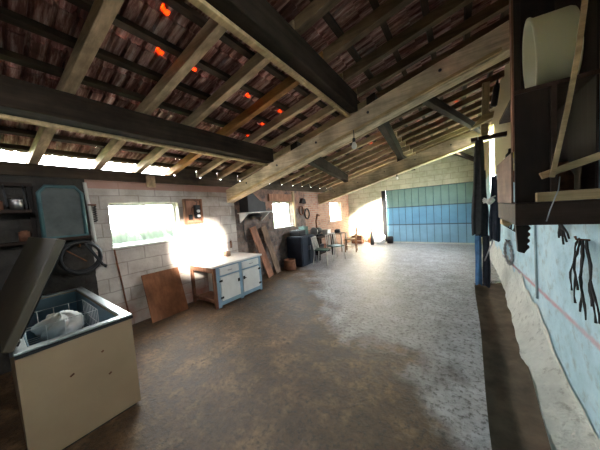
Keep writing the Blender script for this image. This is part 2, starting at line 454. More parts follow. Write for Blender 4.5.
# rafters
T1Y, T2Y = 3.30, 7.32
ry = [-.10, .44, 1.05, 1.57, 2.09, 2.60, 3.08] + [3.62 + .53*k for k in range(7)] + [7.44 + .53*k for k in range(5)]
def slope_bar(x0, x1, w, lo, hi, m=None):
    mb = MB()
    P = [(x0, -w/2, zr(x0)+lo), (x1, -w/2, zr(x1)+lo), (x1, -w/2, zr(x1)+hi), (x0, -w/2, zr(x0)+hi)]
    mb.prism(P, (0, w, 0)); return mb
XM = -1.18      # rafters split at the upper purlin; upper-right roof shade put into the upper ones' colour
low = slope_bar(-4.47, XM, .085, 0.003, RH/cs).build('rafter', 'rafter', bevel=.005)
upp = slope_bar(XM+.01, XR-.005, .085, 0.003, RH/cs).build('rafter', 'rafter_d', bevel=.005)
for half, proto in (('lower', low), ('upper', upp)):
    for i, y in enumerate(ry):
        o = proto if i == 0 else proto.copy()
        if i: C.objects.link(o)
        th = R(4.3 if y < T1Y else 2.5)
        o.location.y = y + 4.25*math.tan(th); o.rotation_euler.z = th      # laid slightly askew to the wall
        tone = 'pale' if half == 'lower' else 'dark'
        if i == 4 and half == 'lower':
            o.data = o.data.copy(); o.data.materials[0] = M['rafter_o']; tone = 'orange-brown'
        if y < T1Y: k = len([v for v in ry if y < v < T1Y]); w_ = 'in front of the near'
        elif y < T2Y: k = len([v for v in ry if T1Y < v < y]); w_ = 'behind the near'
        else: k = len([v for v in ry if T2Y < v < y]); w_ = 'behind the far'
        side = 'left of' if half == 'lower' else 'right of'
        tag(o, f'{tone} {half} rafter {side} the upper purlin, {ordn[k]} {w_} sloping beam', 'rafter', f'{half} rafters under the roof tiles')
# battens
mb = MB(); mb.box(-.03, .03, YF+.01, YB-.01, 0.001, BH-.004)
bat = mb.build('roof_batten', 'batten')
for r in range(14):
    o = bat if r == 0 else bat.copy()
    if r: C.objects.link(o)
    s_ = .04 + r*step
    o.location = (XL + s_*cs - RH*sn, 0, 2.43 + s_*sn + RH*cs + .002); o.rotation_euler = (0, -SL, 0)
    tag(o, f'thin dark roof batten, {ordn[r]} one up from the left eave', 'batten', 'battens under the roof tiles')

# sloping truss beams across the room
def truss(name, y, z0, h, w, lab):
    t = thing(name, lab, 'roof beam', (XL, y, z0))
    mb = MB(); n = 24
    x0, x1 = XL+.005, XR-.005
    def zb(x): return z0 + .25*(x-XL)
    for i in range(n):
        a = x0+(x1-x0)*i/n; b = x0+(x1-x0)*(i+1)/n
        fa = .008*math.sin(a*3.1)+.004*math.sin(a*9); fb = .008*math.sin(b*3.1)+.004*math.sin(b*9)
        v = [mb.bm.verts.new(p) for p in ((a, y-w/2+fa, zb(a)), (b, y-w/2+fb, zb(b)), (b, y-w/2+fb, zb(b)+h), (a, y-w/2+fa, zb(a)+h),
                                          (a, y+w/2, zb(a)), (b, y+w/2, zb(b)), (b, y+w/2, zb(b)+h), (a, y+w/2, zb(a)+h))]
        for q in ((0,1,2,3),(5,4,7,6),(4,5,1,0),(3,2,6,7)): mb.bm.faces.new([v[k] for k in q])
        if i == 0: mb.bm.faces.new([v[k] for k in (0,3,7,4)])
        if i == n-1: mb.bm.faces.new([v[k] for k in (1,5,6,2)])
    bmesh.ops.remove_doubles(mb.bm, verts=mb.bm.verts, dist=1e-5)
    mb.build('timber', 'beam', t, bevel=.012)
    # strip nailed along the lower edge
    mb = MB(); mb.bar((XL+.1, y-w/2-.022, zb(XL+.1)+.03), (XR-.3, y-w/2-.022, zb(XR-.3)+.03), .03, .035)
    s = mb.build('edge_strip', 'lath', t); 
    for k in range(5):
        x = XL + .7 + k*.85
        mb = MB(); mb.lathe([(.018, 0), (.018, .012), (.008, .014)], (x, y-w/2-.005, zb(x)+h*.62), 10, (PI/2, 0, 0))
        mb.build('bolt', 'black', t)
    return t
truss('roof_beam', T1Y, 1.90, .285, .20, 'thick pale sloping roof beam nearest the viewer, rising from left wall')
truss('roof_beam', T2Y, 1.80, .36, .20, 'thick pale sloping roof beam close to the blue garage door')

# purlins (run the length of the roof on the beams)
def purlin(x, y0, y1, w, lab, z0=None, dx=0, strip=False):
    z1 = zr(x) - .004
    if z0 is None: z0 = z1-.24
    mb = MB(); n = max(6, int((y1-y0)/.4))
    for i in range(n):
        a = y0+(y1-y0)*i/n; b = y0+(y1-y0)*(i+1)/n
        fa, fb = .006*math.sin(a*4), .006*math.sin(b*4)
        xa, xb = x+dx*(a-y0)/(y1-y0), x+dx*(b-y0)/(y1-y0)
        da, db = .25*(xa-x), .25*(xb-x)
        v = [mb.bm.verts.new(p) for p in ((xa-w/2, a, z0+da+fa), (xa+w/2, a, z0+da+fa), (xa+w/2, a, z1+da), (xa-w/2, a, z1+da-.04),
                                          (xb-w/2, b, z0+db+fb), (xb+w/2, b, z0+db+fb), (xb+w/2, b, z1+db), (xb-w/2, b, z1+db-.04))]
        for q in ((0,4,5,1),(1,5,6,2),(2,6,7,3),(3,7,4,0)): mb.bm.faces.new([v[k] for k in q])
        if i == 0: mb.bm.faces.new([v[k] for k in (0,1,2,3)])
        if i == n-1: mb.bm.faces.new([v[k] for k in (7,6,5,4)])
    bmesh.ops.remove_doubles(mb.bm, verts=mb.bm.verts, dist=1e-5)
    o = tag(mb.build('roof_purlin', 'purlin', bevel=.01), lab, 'purlin', 'purlins carrying the rafters')
    if strip:
        m2 = MB(); m2.box(x-w/2, x-w/2+.055, y0, y1, z0-.040, z0-.008)  # pale strip added to paint the lit underside of the purlin
        c = m2.build('under_board', 'lath', o, bevel=.004); c['label'] = 'pale board along the underside'
    return o
purlin(-2.86, YF+.01, T1Y-.11, .20, 'dark lower purlin over the freezer and first window', strip=True)
purlin(-1.22, YF+.01, T1Y-.11, .17, 'dark upper purlin ending at the near roof beam above the bulb', strip=True)
purlin(-2.45, T1Y+.11, T2Y-.11, .16, 'lower purlin between the two sloping roof beams', dx=-.65)
purlin(-1.02, T1Y+.11, T2Y-.11, .13, 'upper purlin between the two sloping roof beams', dx=-.35)
purlin(-1.45, T2Y+.11, YB-.01, .14, 'short purlin from the far roof beam to the gable wall')
mb = MB(); mb.bar((-.38, T1Y+.11, 2.98), (.50, T2Y-.11, 3.22), .09, .12)
tag(mb.build('roof_brace', 'purlin', bevel=.006), 'thin slanting timber brace high at right between the two roof beams', 'brace')
mb = MB(); mb.bar((-.25, T2Y+.11, 3.0), (.50, YB-.01, 2.93), .09, .12)
tag(mb.build('roof_brace', 'purlin', bevel=.006), 'dark brace from far roof beam down to the gable wall', 'brace')
# wall plate on the left wall
mb = MB(); mb.box(XL-.10, XL+.03, YF+.01, YB-.01, 2.252, 2.404)
wp = tag(mb.build('wall_plate', 'plate', bevel=.006), 'dark timber wall plate lying on top of the left wall', 'wall plate')
mb = MB(); mb.box(XL+.032, XL+.10, 1.62, 1.74, 2.17, 2.36)
o = mb.build('packing_block', 'rafter', wp, bevel=.005); o['label'] = 'small pale timber block'
ends = [v for v in ry if v > 2.0] + [YB]
for a, b in zip(ends, ends[1:]):
    mb = MB(); mb.box(XL-.05, XL-.02, a+.055, b-.055, 2.405, 2.555); mb.build('infill_board', 'plate', wp)
mb = MB(); mb.box(XL-.06, XL-.03, YF+.02, 2.03, 2.405, 2.413); mb.build('infill_board', 'plate', wp)

# ------------------------------------------------------------------ windows and the door
def window(n, W, lab, split=None):
    y0, y1, z0, z1 = W
    t = bpy.data.objects.new(f'window_{n}', None); C.objects.link(t); t.location = (XL-.15, y0, z0); struct(t, lab, 'window')
    mb = MB(); x0, x1 = XL-.18, XL-.13; f = .035
    mb.box(x0, x1, y0, y1, z0, z0+f); mb.box(x0, x1, y0, y1, z1-f, z1); mb.box(x0, x1, y0, y0+f, z0+f, z1-f); mb.box(x0, x1, y1-f, y1, z0+f, z1-f)
    if split: mb.box(x0, x1, y0+(y1-y0)*split-.015, y0+(y1-y0)*split+.015, z0+f, z1-f)
    mb.build('frame', 'greywhite', t)
    mb = MB(); mb.box(XL-.158, XL-.152, y0+f, y1-f, z0+f, z1-f); mb.build('pane', 'glass', t)
    mb = MB(); mb.box(XL-.125, XL+.03, y0-.02, y1+.02, z0-.03, z0-.001) if n == 1 else mb.box(XL-.12, XL+.02, y0, y1, z0+.001, z0+.02)
    mb.build('sill', 'plinth', t)
    return t
window(1, W1, 'wide overexposed window above the leaning plywood board')
w2 = window(2, W2, 'bright square window beside the black hood', .5)
window(3, W3, 'small bright window furthest along the left wall', .5)
mb = MB(); mb.bar((XL+.05, 5.66, 1.12), (XL+.05, 5.62, 2.22), .05, .09, (0, 1, 0))
o = mb.build('side_post', 'post', w2, bevel=.004); o['label'] = 'narrow pale timber upright along the right edge'
mb = MB(); mb.box(XL+.004, XL+.05, 4.55, 5.55, 1.935, 2.13)
tag(mb.build('lintel_board', 'planko', bevel=.004), 'reddish timber lintel board above the second window', 'lintel')

d = bpy.data.objects.new('door_1', None); C.objects.link(d); d.location = (D[0], YB+.12, 0); struct(d, 'wide blue boarded garage door in the gable wall', 'garage door')
nb = 12; x0, x1 = D[0]+.16, D[1]
w = (x1-x0)/nb
for zi, (z0, z1, m) in enumerate(((.03, .735, 'doorblue2'), (.755, 1.46, 'doorblue'), (1.48, 2.2, 'doorgreen'))):
    mb = MB()
    for k in range(nb): mb.box(x0+k*w+.008, x0+(k+1)*w-.008, YB+.10, YB+.135, z0, z1)
    o = mb.build('boards', m, d, bevel=.004); o['label'] = ['pale blue lowest band of boards', 'mid blue band of boards', 'greenish top band of boards'][zi]
mb = MB()
for z in (.745, 1.47): mb.box(x0, x1, YB+.085, YB+.10, z-.018, z+.018)
mb.box(x0, x1, YB+.14, YB+.16, .0, 2.22)
mb.build('rails', 'doorrail', d)
mb = MB(); mb.box(D[0], x0-.005, YB+.03, YB+.15, 0, 2.22); mb.build('jamb', 'black', d)
mb = MB(); mb.box(D[0], D[1], YB-.06, YB+.24, -.02, .025)
struct(mb.build('trim_2', 'plinth'), 'pale concrete threshold under the blue garage door', 'threshold')

# ------------------------------------------------------------------ outside (seen through windows only)
mb = MB(); mb.box(-60, 60, -60, 60, -.16, -.13)
struct(mb.build('outside_ground', 'grass'), 'grass outside the windows', 'ground')
mb = MB()
def hedge(u, v):
    y = -1.5 + u*5; a = v*PI
    rr = 1 + .12*math.sin(y*9+v*20)+.1*math.sin(y*23+v*9)
    return (-7.6 - .7*math.cos(a)*rr*-1, y, -.12 + 1.55*math.sin(a)*rr)
mb.grid(hedge, 90, 24)
tag(mb.build('hedge', 'hedge'), 'dark low hedge outside the first window', 'hedge', kind='stuff')
# ------------------------------------------------------------------ chest freezer (near left)
FX0, FX1, FY0, FY1, FZ = -4.05, -2.34, .04, .67, .80
t = thing('chest_freezer', 'old cream chest freezer with its lid propped half open', 'freezer', (FX1, FY1, 0))
mb = MB(); b_ = .012
# hollow body: outer shell and cavity
wl = .06
mb.box(FX0, FX1, FY0, FY1, .03, .10)
mb.box(FX1-wl, FX1, FY0, FY1, .10, FZ); mb.box(FX0, FX0+wl, FY0, FY1, .10, FZ)
mb.box(FX0+wl, FX1-wl, FY0, FY0+wl, .10, FZ); mb.box(FX0+wl, FX1-wl, FY1-wl, FY1, .10, FZ)
bmesh.ops.remove_doubles(mb.bm, verts=mb.bm.verts, dist=1e-5)
mb.build('body', 'enamel', t)
mb = MB(); g = .005
mb.box(FX1-wl-g-.008, FX1-wl-g, FY0+wl+g, FY1-wl-g, .12, FZ-.01); mb.box(FX0+wl+g, FX0+wl+g+.008, FY0+wl+g, FY1-wl-g, .12, FZ-.01)
mb.box(FX0+wl+g, FX1-wl-g, FY0+wl+g, FY0+wl+g+.008, .12, FZ-.01); mb.box(FX0+wl+g, FX1-wl-g, FY1-wl-g-.008, FY1-wl-g, .12, FZ-.01)
mb.box(FX0+wl+g, FX1-wl-g, FY0+wl+g, FY1-wl-g, .105, .12)
mb.box(FX1-.45, FX1-wl-g-.008, FY0+wl+g+.008, FY1-wl-g-.008, .12, .32)     # compressor step
mb.build('liner', 'liner', t)
mb = MB(); z0, z1 = FZ+.001, FZ+.016
mb.box(FX1-wl, FX1+.006, FY0-.004, FY1+.006, z0, z1); mb.box(FX0-.004, FX0+wl, FY0-.004, FY1+.006, z0, z1)
mb.box(FX0+wl, FX1-wl, FY1-wl, FY1+.006, z0, z1); mb.box(FX0+wl, FX1-wl, FY0-.004, FY0+wl, z0, z1)
r_ = mb.build('rim', 'alu', t, bevel=.004); r_['label'] = 'pale metal rim'
mb = MB(); mb.box(FX1-.002, FX1+.009, FY0, FY1+.01, FZ-.022, FZ); mb.box(FX0, FX1+.009, FY1, FY1+.01, FZ-.022, FZ)
mb.build('rubber_seal', 'rubber', t)
mb = MB(); mb.box(FX0+.03, FX1-.03, FY0+.03, FY1-.03, 0, .03); mb.build('plinth', 'rubber', t)
# lid hinged along the viewer's side, tipped up past halfway
LA = R(66); L = .74
lid = MB(); lid.obox((0, L/2, .025), (FX1-FX0+.02, L, .05)); 
lm = Matrix.Translation(((FX0+FX1)/2, FY0+.0, FZ+.03)) @ Matrix.Rotation(LA, 4, 'X')
bmesh.ops.transform(lid.bm, matrix=lm, verts=lid.bm.verts)
lo = lid.build('lid', 'lid', t, bevel=.008)
gk = MB()
gk.obox((0, .04, -.008), (FX1-FX0-.06, .03, .014)); gk.obox((0, L-.05, -.008), (FX1-FX0-.06, .03, .014))
gk.obox(((FX1-FX0)/2-.05, L/2, -.008), (.03, L-.14, .014)); gk.obox((-(FX1-FX0)/2+.05, L/2, -.008), (.03, L-.14, .014))
bmesh.ops.transform(gk.bm, matrix=lm, verts=gk.bm.verts)
gk.build('gasket', 'rubber', lo) if False else None
if gk.bm.is_valid:
    g2 = gk.build('gasket', 'rubber', t)
for x in (FX0+.3, FX1-.3):
    mb = MB(); mb.tube([(x-.05, FY0-.006, FZ+.025), (x+.05, FY0-.006, FZ+.025)], .014, 8); mb.box(x-.03, x+.03, FY0-.014, FY0-.002, FZ-.09, FZ+.02)
    mb.build('hinge', 'steel', t)
for (x, y, z) in ((FX1+.0005, .46, .60), (FX1+.0005, .28, .52), (FX1+.0005, .49, .40)):
    mb = MB(); mb.obox((x+.001, y, z), (.003, random.uniform(.012, .03), .012), (R(30), 0, 0)); mb.build('paint_chip', 'rust', t)
# wire basket and plastic bag inside
t = thing('wire_basket', 'white wire basket hanging inside the open freezer', 'basket', (-3.3, .36, .45))
mb = MB(); bx0, bx1, by0, by1 = -3.56, -2.98, FY0+.085, FY1-.085
for z in (.50, .62, .76): mb.tube([(bx0, by0, z), (bx1, by0, z), (bx1, by1, z), (bx0, by1, z)], .004, 6, True)
mb.build('rim_wires', 'whitepaint', t)
mb = MB()
for i in range(10):
    x = bx0 + (bx1-bx0)*i/9; mb.tube([(x, by0, .76), (x, by0, .50), (x, by1, .50), (x, by1, .76)], .003, 6)
for i in range(5):
    y = by0 + (by1-by0)*i/4; mb.tube([(bx0, y, .76), (bx0, y, .50), (bx1, y, .50), (bx1, y, .76)], .003, 6)
mb.build('grid_wires', 'whitepaint', t)
mb = MB()
def bag(u, v):
    a = u*2*PI; ph_ = v*PI; r = 1 + .12*math.sin(a*5+ph_*3)+.08*math.sin(a*11+ph_*7)
    return (-3.25+.22*math.sin(ph_)*math.cos(a)*r, .36+.17*math.sin(ph_)*math.sin(a)*r, .64+.11*math.cos(ph_)*r)
mb.grid(bag, 40, 20)
tag(mb.build('plastic_bag', 'sack'), 'crumpled white plastic bag lying in the freezer basket', 'plastic bag')
mb = MB()
def bag2(u, v):
    a = u*2*PI; ph_ = v*PI; r = 1 + .14*math.sin(a*4+ph_*3)+.08*math.sin(a*9+ph_*5)
    return (-2.68+.10*math.sin(ph_)*math.cos(a)*r, .36+.10*math.sin(ph_)*math.sin(a)*r, .385+.045*math.cos(ph_)*r)
mb.grid(bag2, 30, 14)
tag(mb.build('plastic_bag', 'film'), 'small clear plastic bag on the step inside the freezer', 'plastic bag')

# ------------------------------------------------------------------ left wall, near: dark shelf, pole, hose coil
t = thing('wall_shelf', 'dark timber wall shelf above the freezer in the near left corner', 'shelf', (XL, .1, 1.4))
for z in (1.44, 1.80):
    mb = MB(); mb.box(XL+.005, XL+(.18 if z < 1.5 else .26), -.9, .84 if z < 1.5 else .34, z, z+.035); mb.build('board', 'darkwoodx', t, bevel=.004)
for y in (-.55, -.1, .36):
    mb = MB(); mb.box(XL+.005, XL+.05, y-.02, y+.02, 1.25, 2.12); mb.bar((XL+.03, y, 1.27), (XL+.16, y, 1.43), .03, .03, (0, 1, 0)); mb.build('bracket', 'darkwood', t)
mb = MB(); mb.box(XL+.005, XL+.06, -.9, .385, 2.12, 2.16); mb.build('top_rail', 'darkwoodx', t)
for i, (y, l, nm, mt) in enumerate(((.03, .20, 'old saw', 'rust'), (.17, .21, 'black strap', 'rubber'), (.31, .23, 'iron bar', 'black'))):
    mb = MB(); mb.bar((XL+.085, y, 2.09), (XL+.085, y+.01, 2.09-l), .02, .035 if nm == 'old saw' else .015); mb.tube([(XL+.067, y, 2.13), (XL+.10, y, 2.13), (XL+.10, y, 2.08)], .005, 6)
    tag(mb.build('hanging_' + nm.replace(' ', '_'), mt), f'{nm} hanging from the rail of the dark wall shelf', nm)
for i, (y, r, h, nm, mt, lab) in enumerate(((.24, .05, .12, 'paint_tin', 'steel', 'dented paint tin on the upper board of the dark wall shelf'),
                                       (.11, .04, .10, 'tin_can', 'rust', 'rusty tin can on the upper board of the dark wall shelf'),
                                       (-.03, .055, .13, 'glass_jar', 'green', 'dark green jar on the upper board of the dark wall shelf'),
                                       (.27, .045, .11, 'oil_can', 'rust', 'rusty oil can on the lower board left of the teal-edged screen'))):
    z = 1.836 if i < 3 else 1.476
    mb = MB(); mb.lathe([(r, 0), (r, h*.8), (r*.95, h*.84), (r, h*.88), (r, h), (r*.6, h), (r*.6, h+.012)], (XL+(.19 if i < 3 else .12), y, z), 18)
    tag(mb.build(nm, mt), lab, nm.replace('_', ' '))
# teal metal frame standing on the lower board
t = thing('teal_screen', 'rounded teal-edged metal screen standing on the dark wall shelf', 'screen', (XL+.1, .62, 1.48))
pts = [(XL+.13, .42, 1.50), (XL+.13, .42, 2.04), (XL+.13, .48, 2.12), (XL+.13, .74, 2.12), (XL+.13, .80, 2.04), (XL+.13, .80, 1.50)]
mb = MB(); mb.tube(pts, .022, 8); mb.build('rim', 'teal', t)
mb = MB(); mb.box(XL+.126, XL+.134, .44, .78, 1.485, 2.10); mb.build('sheet', 'sheetgrey', t)
mb = MB(); mb.box(XL+.11, XL+.15, .40, .82, 1.476, 1.50); mb.build('foot', 'teal', t)
# white pole with coil insulators
t = thing('metal_pole', 'white metal pole with black coils fixed upright on the left wall', 'pole', (XL+.05, .88, 1.35))
mb = MB(); mb.tube([(XL+.05, .86, 2.2), (XL+.05, .88, 1.8), (XL+.05, .895, 1.36)], .021, 10); mb.build('shaft', 'greywhite', t)
mb = MB(); hel = [(XL+.08+.018*math.cos(a*.9), .925+.018*math.sin(a*.9), 1.87-.0045*a) for a in range(0, 50)]
mb.tube(hel, .0075, 6); mb.build('coil', 'rubber', t)
mb = MB(); mb.box(XL+.002, XL+.075, .86, .95, 1.88, 1.90); mb.build('clamp', 'rust', t)
# hose coil on a hook
t = thing('hanging_hose_coil', 'coil of dark rubber hose hanging on the wall behind the freezer', 'hose', (XL+.05, .70, 1.2))
mb = MB(); pts = []
for k in range(110):
    a = k/110*2*PI*3.1 + .8; r = .20 + .016*math.sin(k*.21)
    pts.append((XL+.05+.022*(k/40), .72 + r*math.cos(a), 1.19 + r*math.sin(a)*1.02))
pts += [(XL+.11, .93, 1.05), (XL+.11, .97, 1.02), (XL+.10, .96, 1.0)]
mb.tube(pts, .017, 8); mb.build('hose', 'rubber', t)
mb = MB(); mb.tube([(XL+.002, .72, 1.33), (XL+.14, .72, 1.34), (XL+.15, .72, 1.37)], .008, 6); mb.tube([(XL+.06, .60, 1.30), (XL+.07, .78, 1.12)], .008, 6)
mb.build('hook', 'rust', t)
# fuse board
t = thing('fuse_board', 'brown wooden meter board with black switches right of the first window', 'fuse board', (XL, 2.36, 1.5))
mb = MB(); y0, y1, z0, z1 = 2.20, 2.56, 1.50, 1.98
mb.box(XL+.003, XL+.03, y0, y1, z0, z1); mb.build('backboard', 'planko', t)
mb = MB(); f = .035
mb.box(XL+.03, XL+.07, y0, y1, z0, z0+f); mb.box(XL+.03, XL+.07, y0, y1, z1-f, z1); mb.box(XL+.03, XL+.07, y0, y0+f, z0+f, z1-f); mb.box(XL+.03, XL+.07, y1-f, y1, z0+f, z1-f)
mb.build('frame', 'brownwood', t, bevel=.004)
mb = MB(); mb.box(XL+.03, XL+.10, 2.39, 2.49, 1.60, 1.86); mb.build('meter_box', 'black', t, bevel=.006)
for z in (1.63, 1.72): 
    mb = MB(); mb.lathe([(.028, 0), (.028, .03), (.015, .036)], (XL+.10, 2.44, z+.02), 14, (0, PI/2, 0)); mb.build('fuse', 'whitepaint', t)
mb = MB(); mb.box(XL+.03, XL+.075, 2.28, 2.34, 1.58, 1.68); mb.build('switch', 'black', t, bevel=.004)
mb = MB(); mb.tube([(XL+.06, 2.44, 1.86), (XL+.06, 2.46, 1.92), (XL+.035, 2.42, 1.945)], .006, 6); mb.tube([(XL+.06, 2.31, 1.68), (XL+.06, 2.34, 1.8), (XL+.05, 2.40, 1.84)], .005, 6); mb.build('wiring', 'rubber', t)
# cable from the sill
mb = MB(); mb.tube([(XL+.04, 1.10, 1.22), (XL+.015, 1.12, 1.0), (XL+.012, 1.15, .7), (XL+.014, 1.17, .4), (XL+.02, 1.19, .18)], .011, 7)
tag(mb.build('hanging_cable', 'rust'), 'thin rusty cable hanging down from the left corner of the first window', 'cable')

# plywood board leaning under the window
t = MB()
t.prism([(-4.225, 1.40, .74), (-4.225, 1.98, .74), (-3.98, 1.98, .004), (-3.98, 1.40, .004)], (.018, 0, .006))
tag(t.build('plywood_board', 'ply', bevel=.003), 'reddish-brown plywood board leaning on the wall below the first window', 'board')

# ------------------------------------------------------------------ cupboard
t = thing('kitchen_cupboard', 'low white and blue kitchen cupboard with doors and drawers by the left wall', 'cupboard', (-3.45, 2.2, 0))
cx0, cx1, cy0, cy1, ct = XL+.04, -3.46, 2.20, 3.32, .76
mb = MB(); mb.box(cx0-.01, cx1+.025, cy0-.02, cy1+.03, ct-.035, ct); o = mb.build('worktop', 'whitepaint', t, bevel=.006); o['label'] = 'white worktop'
mb = MB()
mb.box(cx0, cx1-.02, cy0+.35, cy0+.37, .05, ct-.037); mb.box(cx0, cx1-.02, cy1-.02, cy1, .05, ct-.037); mb.box(cx0, cx0+.015, cy0+.37, cy1-.02, .05, ct-.037)
mb.box(cx0+.015, cx1-.02, cy0+.37, cy1-.02, .05, .07); mb.build('carcass', 'greywhite', t)
mb = MB()
mb.box(cx0, cx0+.05, cy0, cy0+.05, 0, ct-.037); mb.box(cx1-.05, cx1, cy0, cy0+.05, 0, ct-.037)
mb.box(cx0+.05, cx1-.05, cy0, cy0+.04, .10, .16); mb.box(cx0+.05, cx1-.05, cy0, cy0+.04, ct-.13, ct-.037); mb.box(cx0+.05, cx1-.05, cy0+.05, cy0+.35, .10, .12)
o = mb.build('end_frame', 'brownwood', t, bevel=.003); o['label'] = 'open brown timber end frame'
mb = MB(); fx0, fx1 = cx1-.018, cx1
ym = (cy0+cy1)/2+.02
for (a, b) in ((cy0+.051, cy0+.12), (ym-.035, ym+.035), (cy1-.06, cy1)): mb.box(fx0, fx1, a, b, .0, ct-.037)
for (a, b) in ((cy0+.12, ym-.035), (ym+.035, cy1-.06)):
    mb.box(fx0, fx1, a, b, .03, .10); mb.box(fx0, fx1, a, b, ct-.225, ct-.20); mb.box(fx0, fx1, a, b, ct-.06, ct-.037)
o = mb.build('face_frame', 'cupblue', t, bevel=.003); o['label'] = 'blue painted face frame'
for i, (a, b) in enumerate(((cy0+.12, ym-.035), (ym+.035, cy1-.06))):
    mb = MB(); mb.box(fx0-.3, fx1+.008, a+.006, b-.006, ct-.195, ct-.065); dr = mb.build('drawer', 'whitepaint', t, bevel=.005)
    mb = MB(); c = (a+b)/2; mb.tube([(fx1+.01, c-.04, ct-.13), (fx1+.03, c-.035, ct-.13), (fx1+.03, c+.035, ct-.13), (fx1+.01, c+.04, ct-.13)], .006, 7)
    h = mb.build('handle', 'steel', dr); h.matrix_parent_inverse = Matrix(); h.location = -dr.location if False else (0, 0, 0); h.data.transform(Matrix.Translation(-t.location + dr.location))
    mb = MB(); mb.box(fx0+.002, fx1+.010, a+.006, b-.006, .106, ct-.231); dd = mb.build('door', 'whitepaint', t, bevel=.005)
    kx = b-.03 if i == 0 else a+.03
    mb = MB(); mb.box(fx1+.011, fx1+.02, kx-.02, kx+.02, .36, .42); mb.tube([(fx1+.02, kx, .39), (fx1+.035, kx, .39), (fx1+.04, kx-.03 if i == 0 else kx+.03, .385)], .008, 7)
    h = mb.build('latch', 'black', dd); h.data.transform(Matrix.Translation(-t.location + dd.location))
    hy = a+.006 if i == 0 else b-.006
    for z in (.17, .47):
        mb = MB(); mb.box(fx1+.0105, fx1+.016, hy-.03, hy+.035, z-.018, z+.018); h = mb.build('hinge', 'black', dd); h.data.transform(Matrix.Translation(-t.location + dd.location))
# things on the worktop
t = thing('plastic_bottle', 'red plastic bottle standing on the white cupboard top', 'bottle', (-4.02, 2.66, ct))
mb = MB(); mb.lathe([(.045, 0), (.05, .02), (.05, .19), (.022, .24), (.02, .27)], (-4.02, 2.66, ct+.001), 18); mb.build('body', 'clay', t)
mb = MB(); mb.lathe([(.024, .271), (.024, .30)], (-4.02, 2.66, ct), 14); mb.build('cap', 'whitepaint', t)
mb = MB(); mb.box(-4.10, -3.98, 2.88, 2.98, ct+.001, ct+.10)
tag(mb.build('cardboard_box', 'plankb', bevel=.004), 'small brown box against the wall on the cupboard top', 'box')
mb = MB(); mb.lathe([(.05, 0), (.05, .10), (.046, .105), (.046, .11)], (-3.98, 2.44, ct+.001), 18)
tag(mb.build('white_tin', 'whitepaint'), 'pale round tin at the near end of the cupboard top', 'tin')
mb = MB(); mb.tube([(XL+.012, 3.20, 1.05), (XL+.02, 3.20, .95), (XL+.02, 3.19, .88)], .02, 7); mb.tube([(XL+.004, 3.20, 1.08), (XL+.03, 3.20, 1.08)], .006, 6)
tag(mb.build('hanging_tool', 'rust'), 'short rusty tool hanging on the white blocks above the cupboard', 'tool')

# ------------------------------------------------------------------ hood and leaning planks
t = thing('metal_hood', 'black sheet-metal hood on the left wall beside the second window', 'hood', (XL, 3.9, 1.6))
mb = MB()
mb.prism([(XL+.004, 3.54, 2.06), (XL+.004, 3.72, 2.10), (XL+.004, 3.95, 1.92), (XL+.004, 4.12, 1.88), (XL+.004, 4.12, 1.66), (XL+.004, 3.54, 1.66)], (.30, 0, 0)); mb.build('shell', 'black', t, bevel=.006)
mb = MB(); mb.box(XL+.004, XL+.34, 3.46, 4.34, 1.632, 1.658); o = mb.build('rim_shelf', 'greywhite', t); o['label'] = 'pale shelf edge'
for y in (3.50, 4.20):
    mb = MB(); mb.prism([(XL+.02, y, 1.63), (XL+.32, y, 1.63), (XL+.02, y, 1.42)], (0, .03, 0)); o = mb.build('bracket', 'whitepaint', t); o['label'] = 'white triangular bracket'
mb = MB(); mb.lathe([(.17, 0), (.16, .06), (.10, .11), (.02, .12)], (XL+.18, 3.86, 1.512), 20)
mb.build('bowl', 'black', t)
def plank(name, y, w, lean, h, mat, lab, tilt):
    mb = MB(); mb.obox((0, 0, h/2), (.03, w, h))
    a = math.asin(lean/h)
    mb.bm.transform(Matrix.Translation((-4.19+lean, y, .012)) @ Matrix.Rotation(-a, 4, 'Y') @ Matrix.Rotation(tilt, 4, 'X'))
    return tag(mb.build(name, mat, bevel=.004), lab, 'plank')
plank('leaning_plank', 4.09, .20, .27, 1.33, 'planko', 'reddish plank leaning on the wall right of the white cupboard', R(11))
plank('leaning_plank', 4.44, .19, .22, 1.30, 'plankb', 'brown plank leaning on the wall just right of the reddish one', R(10))
mb = MB(); pts = [(XL+.03, 3.62, 1.60), (XL+.04, 3.58, 1.4), (XL+.03, 3.60, 1.15), (XL+.03, 3.64, .95)]
mb.tube(pts, .014, 7); tag(mb.build('hanging_hose', 'rubber'), 'black hose hanging from the hood on the white blocks', 'hose')

# ------------------------------------------------------------------ workbench with machines under windows two and three
bx0, bx1, by0, by1, bz = -4.18, -3.62, 6.02, 7.05, .74
t = thing('work_bench', 'dark workbench between the second and third windows', 'workbench', (-3.9, 6.5, 0))
mb = MB(); mb.box(bx0, bx1, by0, by1, bz-.05, bz); mb.build('top', 'darkwoodx', t, bevel=.005)
for x in (bx0+.04, bx1-.04):
    for y in (by0+.04, by1-.04):
        mb = MB(); mb.box(x-.035, x+.035, y-.035, y+.035, 0, bz-.05); mb.build('leg', 'darkwood', t)
mb = MB(); mb.box(bx0+.08, bx1-.08, by0+.08, by1-.08, .16, .19); mb.build('lower_shelf', 'darkwoodx', t)
t = thing('bench_grinder', 'black machine with a round wheel on the workbench', 'machine', (-3.85, 6.4, bz))
mb = MB(); mb.box(-3.98, -3.76, 6.25, 6.55, bz+.001, bz+.06); mb.lathe([(.10, -.15), (.11, -.05), (.11, .08), (.09, .14)], (-3.87, 6.40, bz+.17), 18, (PI/2, 0, 0)); mb.build('motor', 'black', t)
mb = MB(); mb.lathe([(.14, -.02), (.14, .02)], (-3.87, 6.18, bz+.17), 22, (PI/2, 0, 0)); mb.build('wheel', 'steel', t)
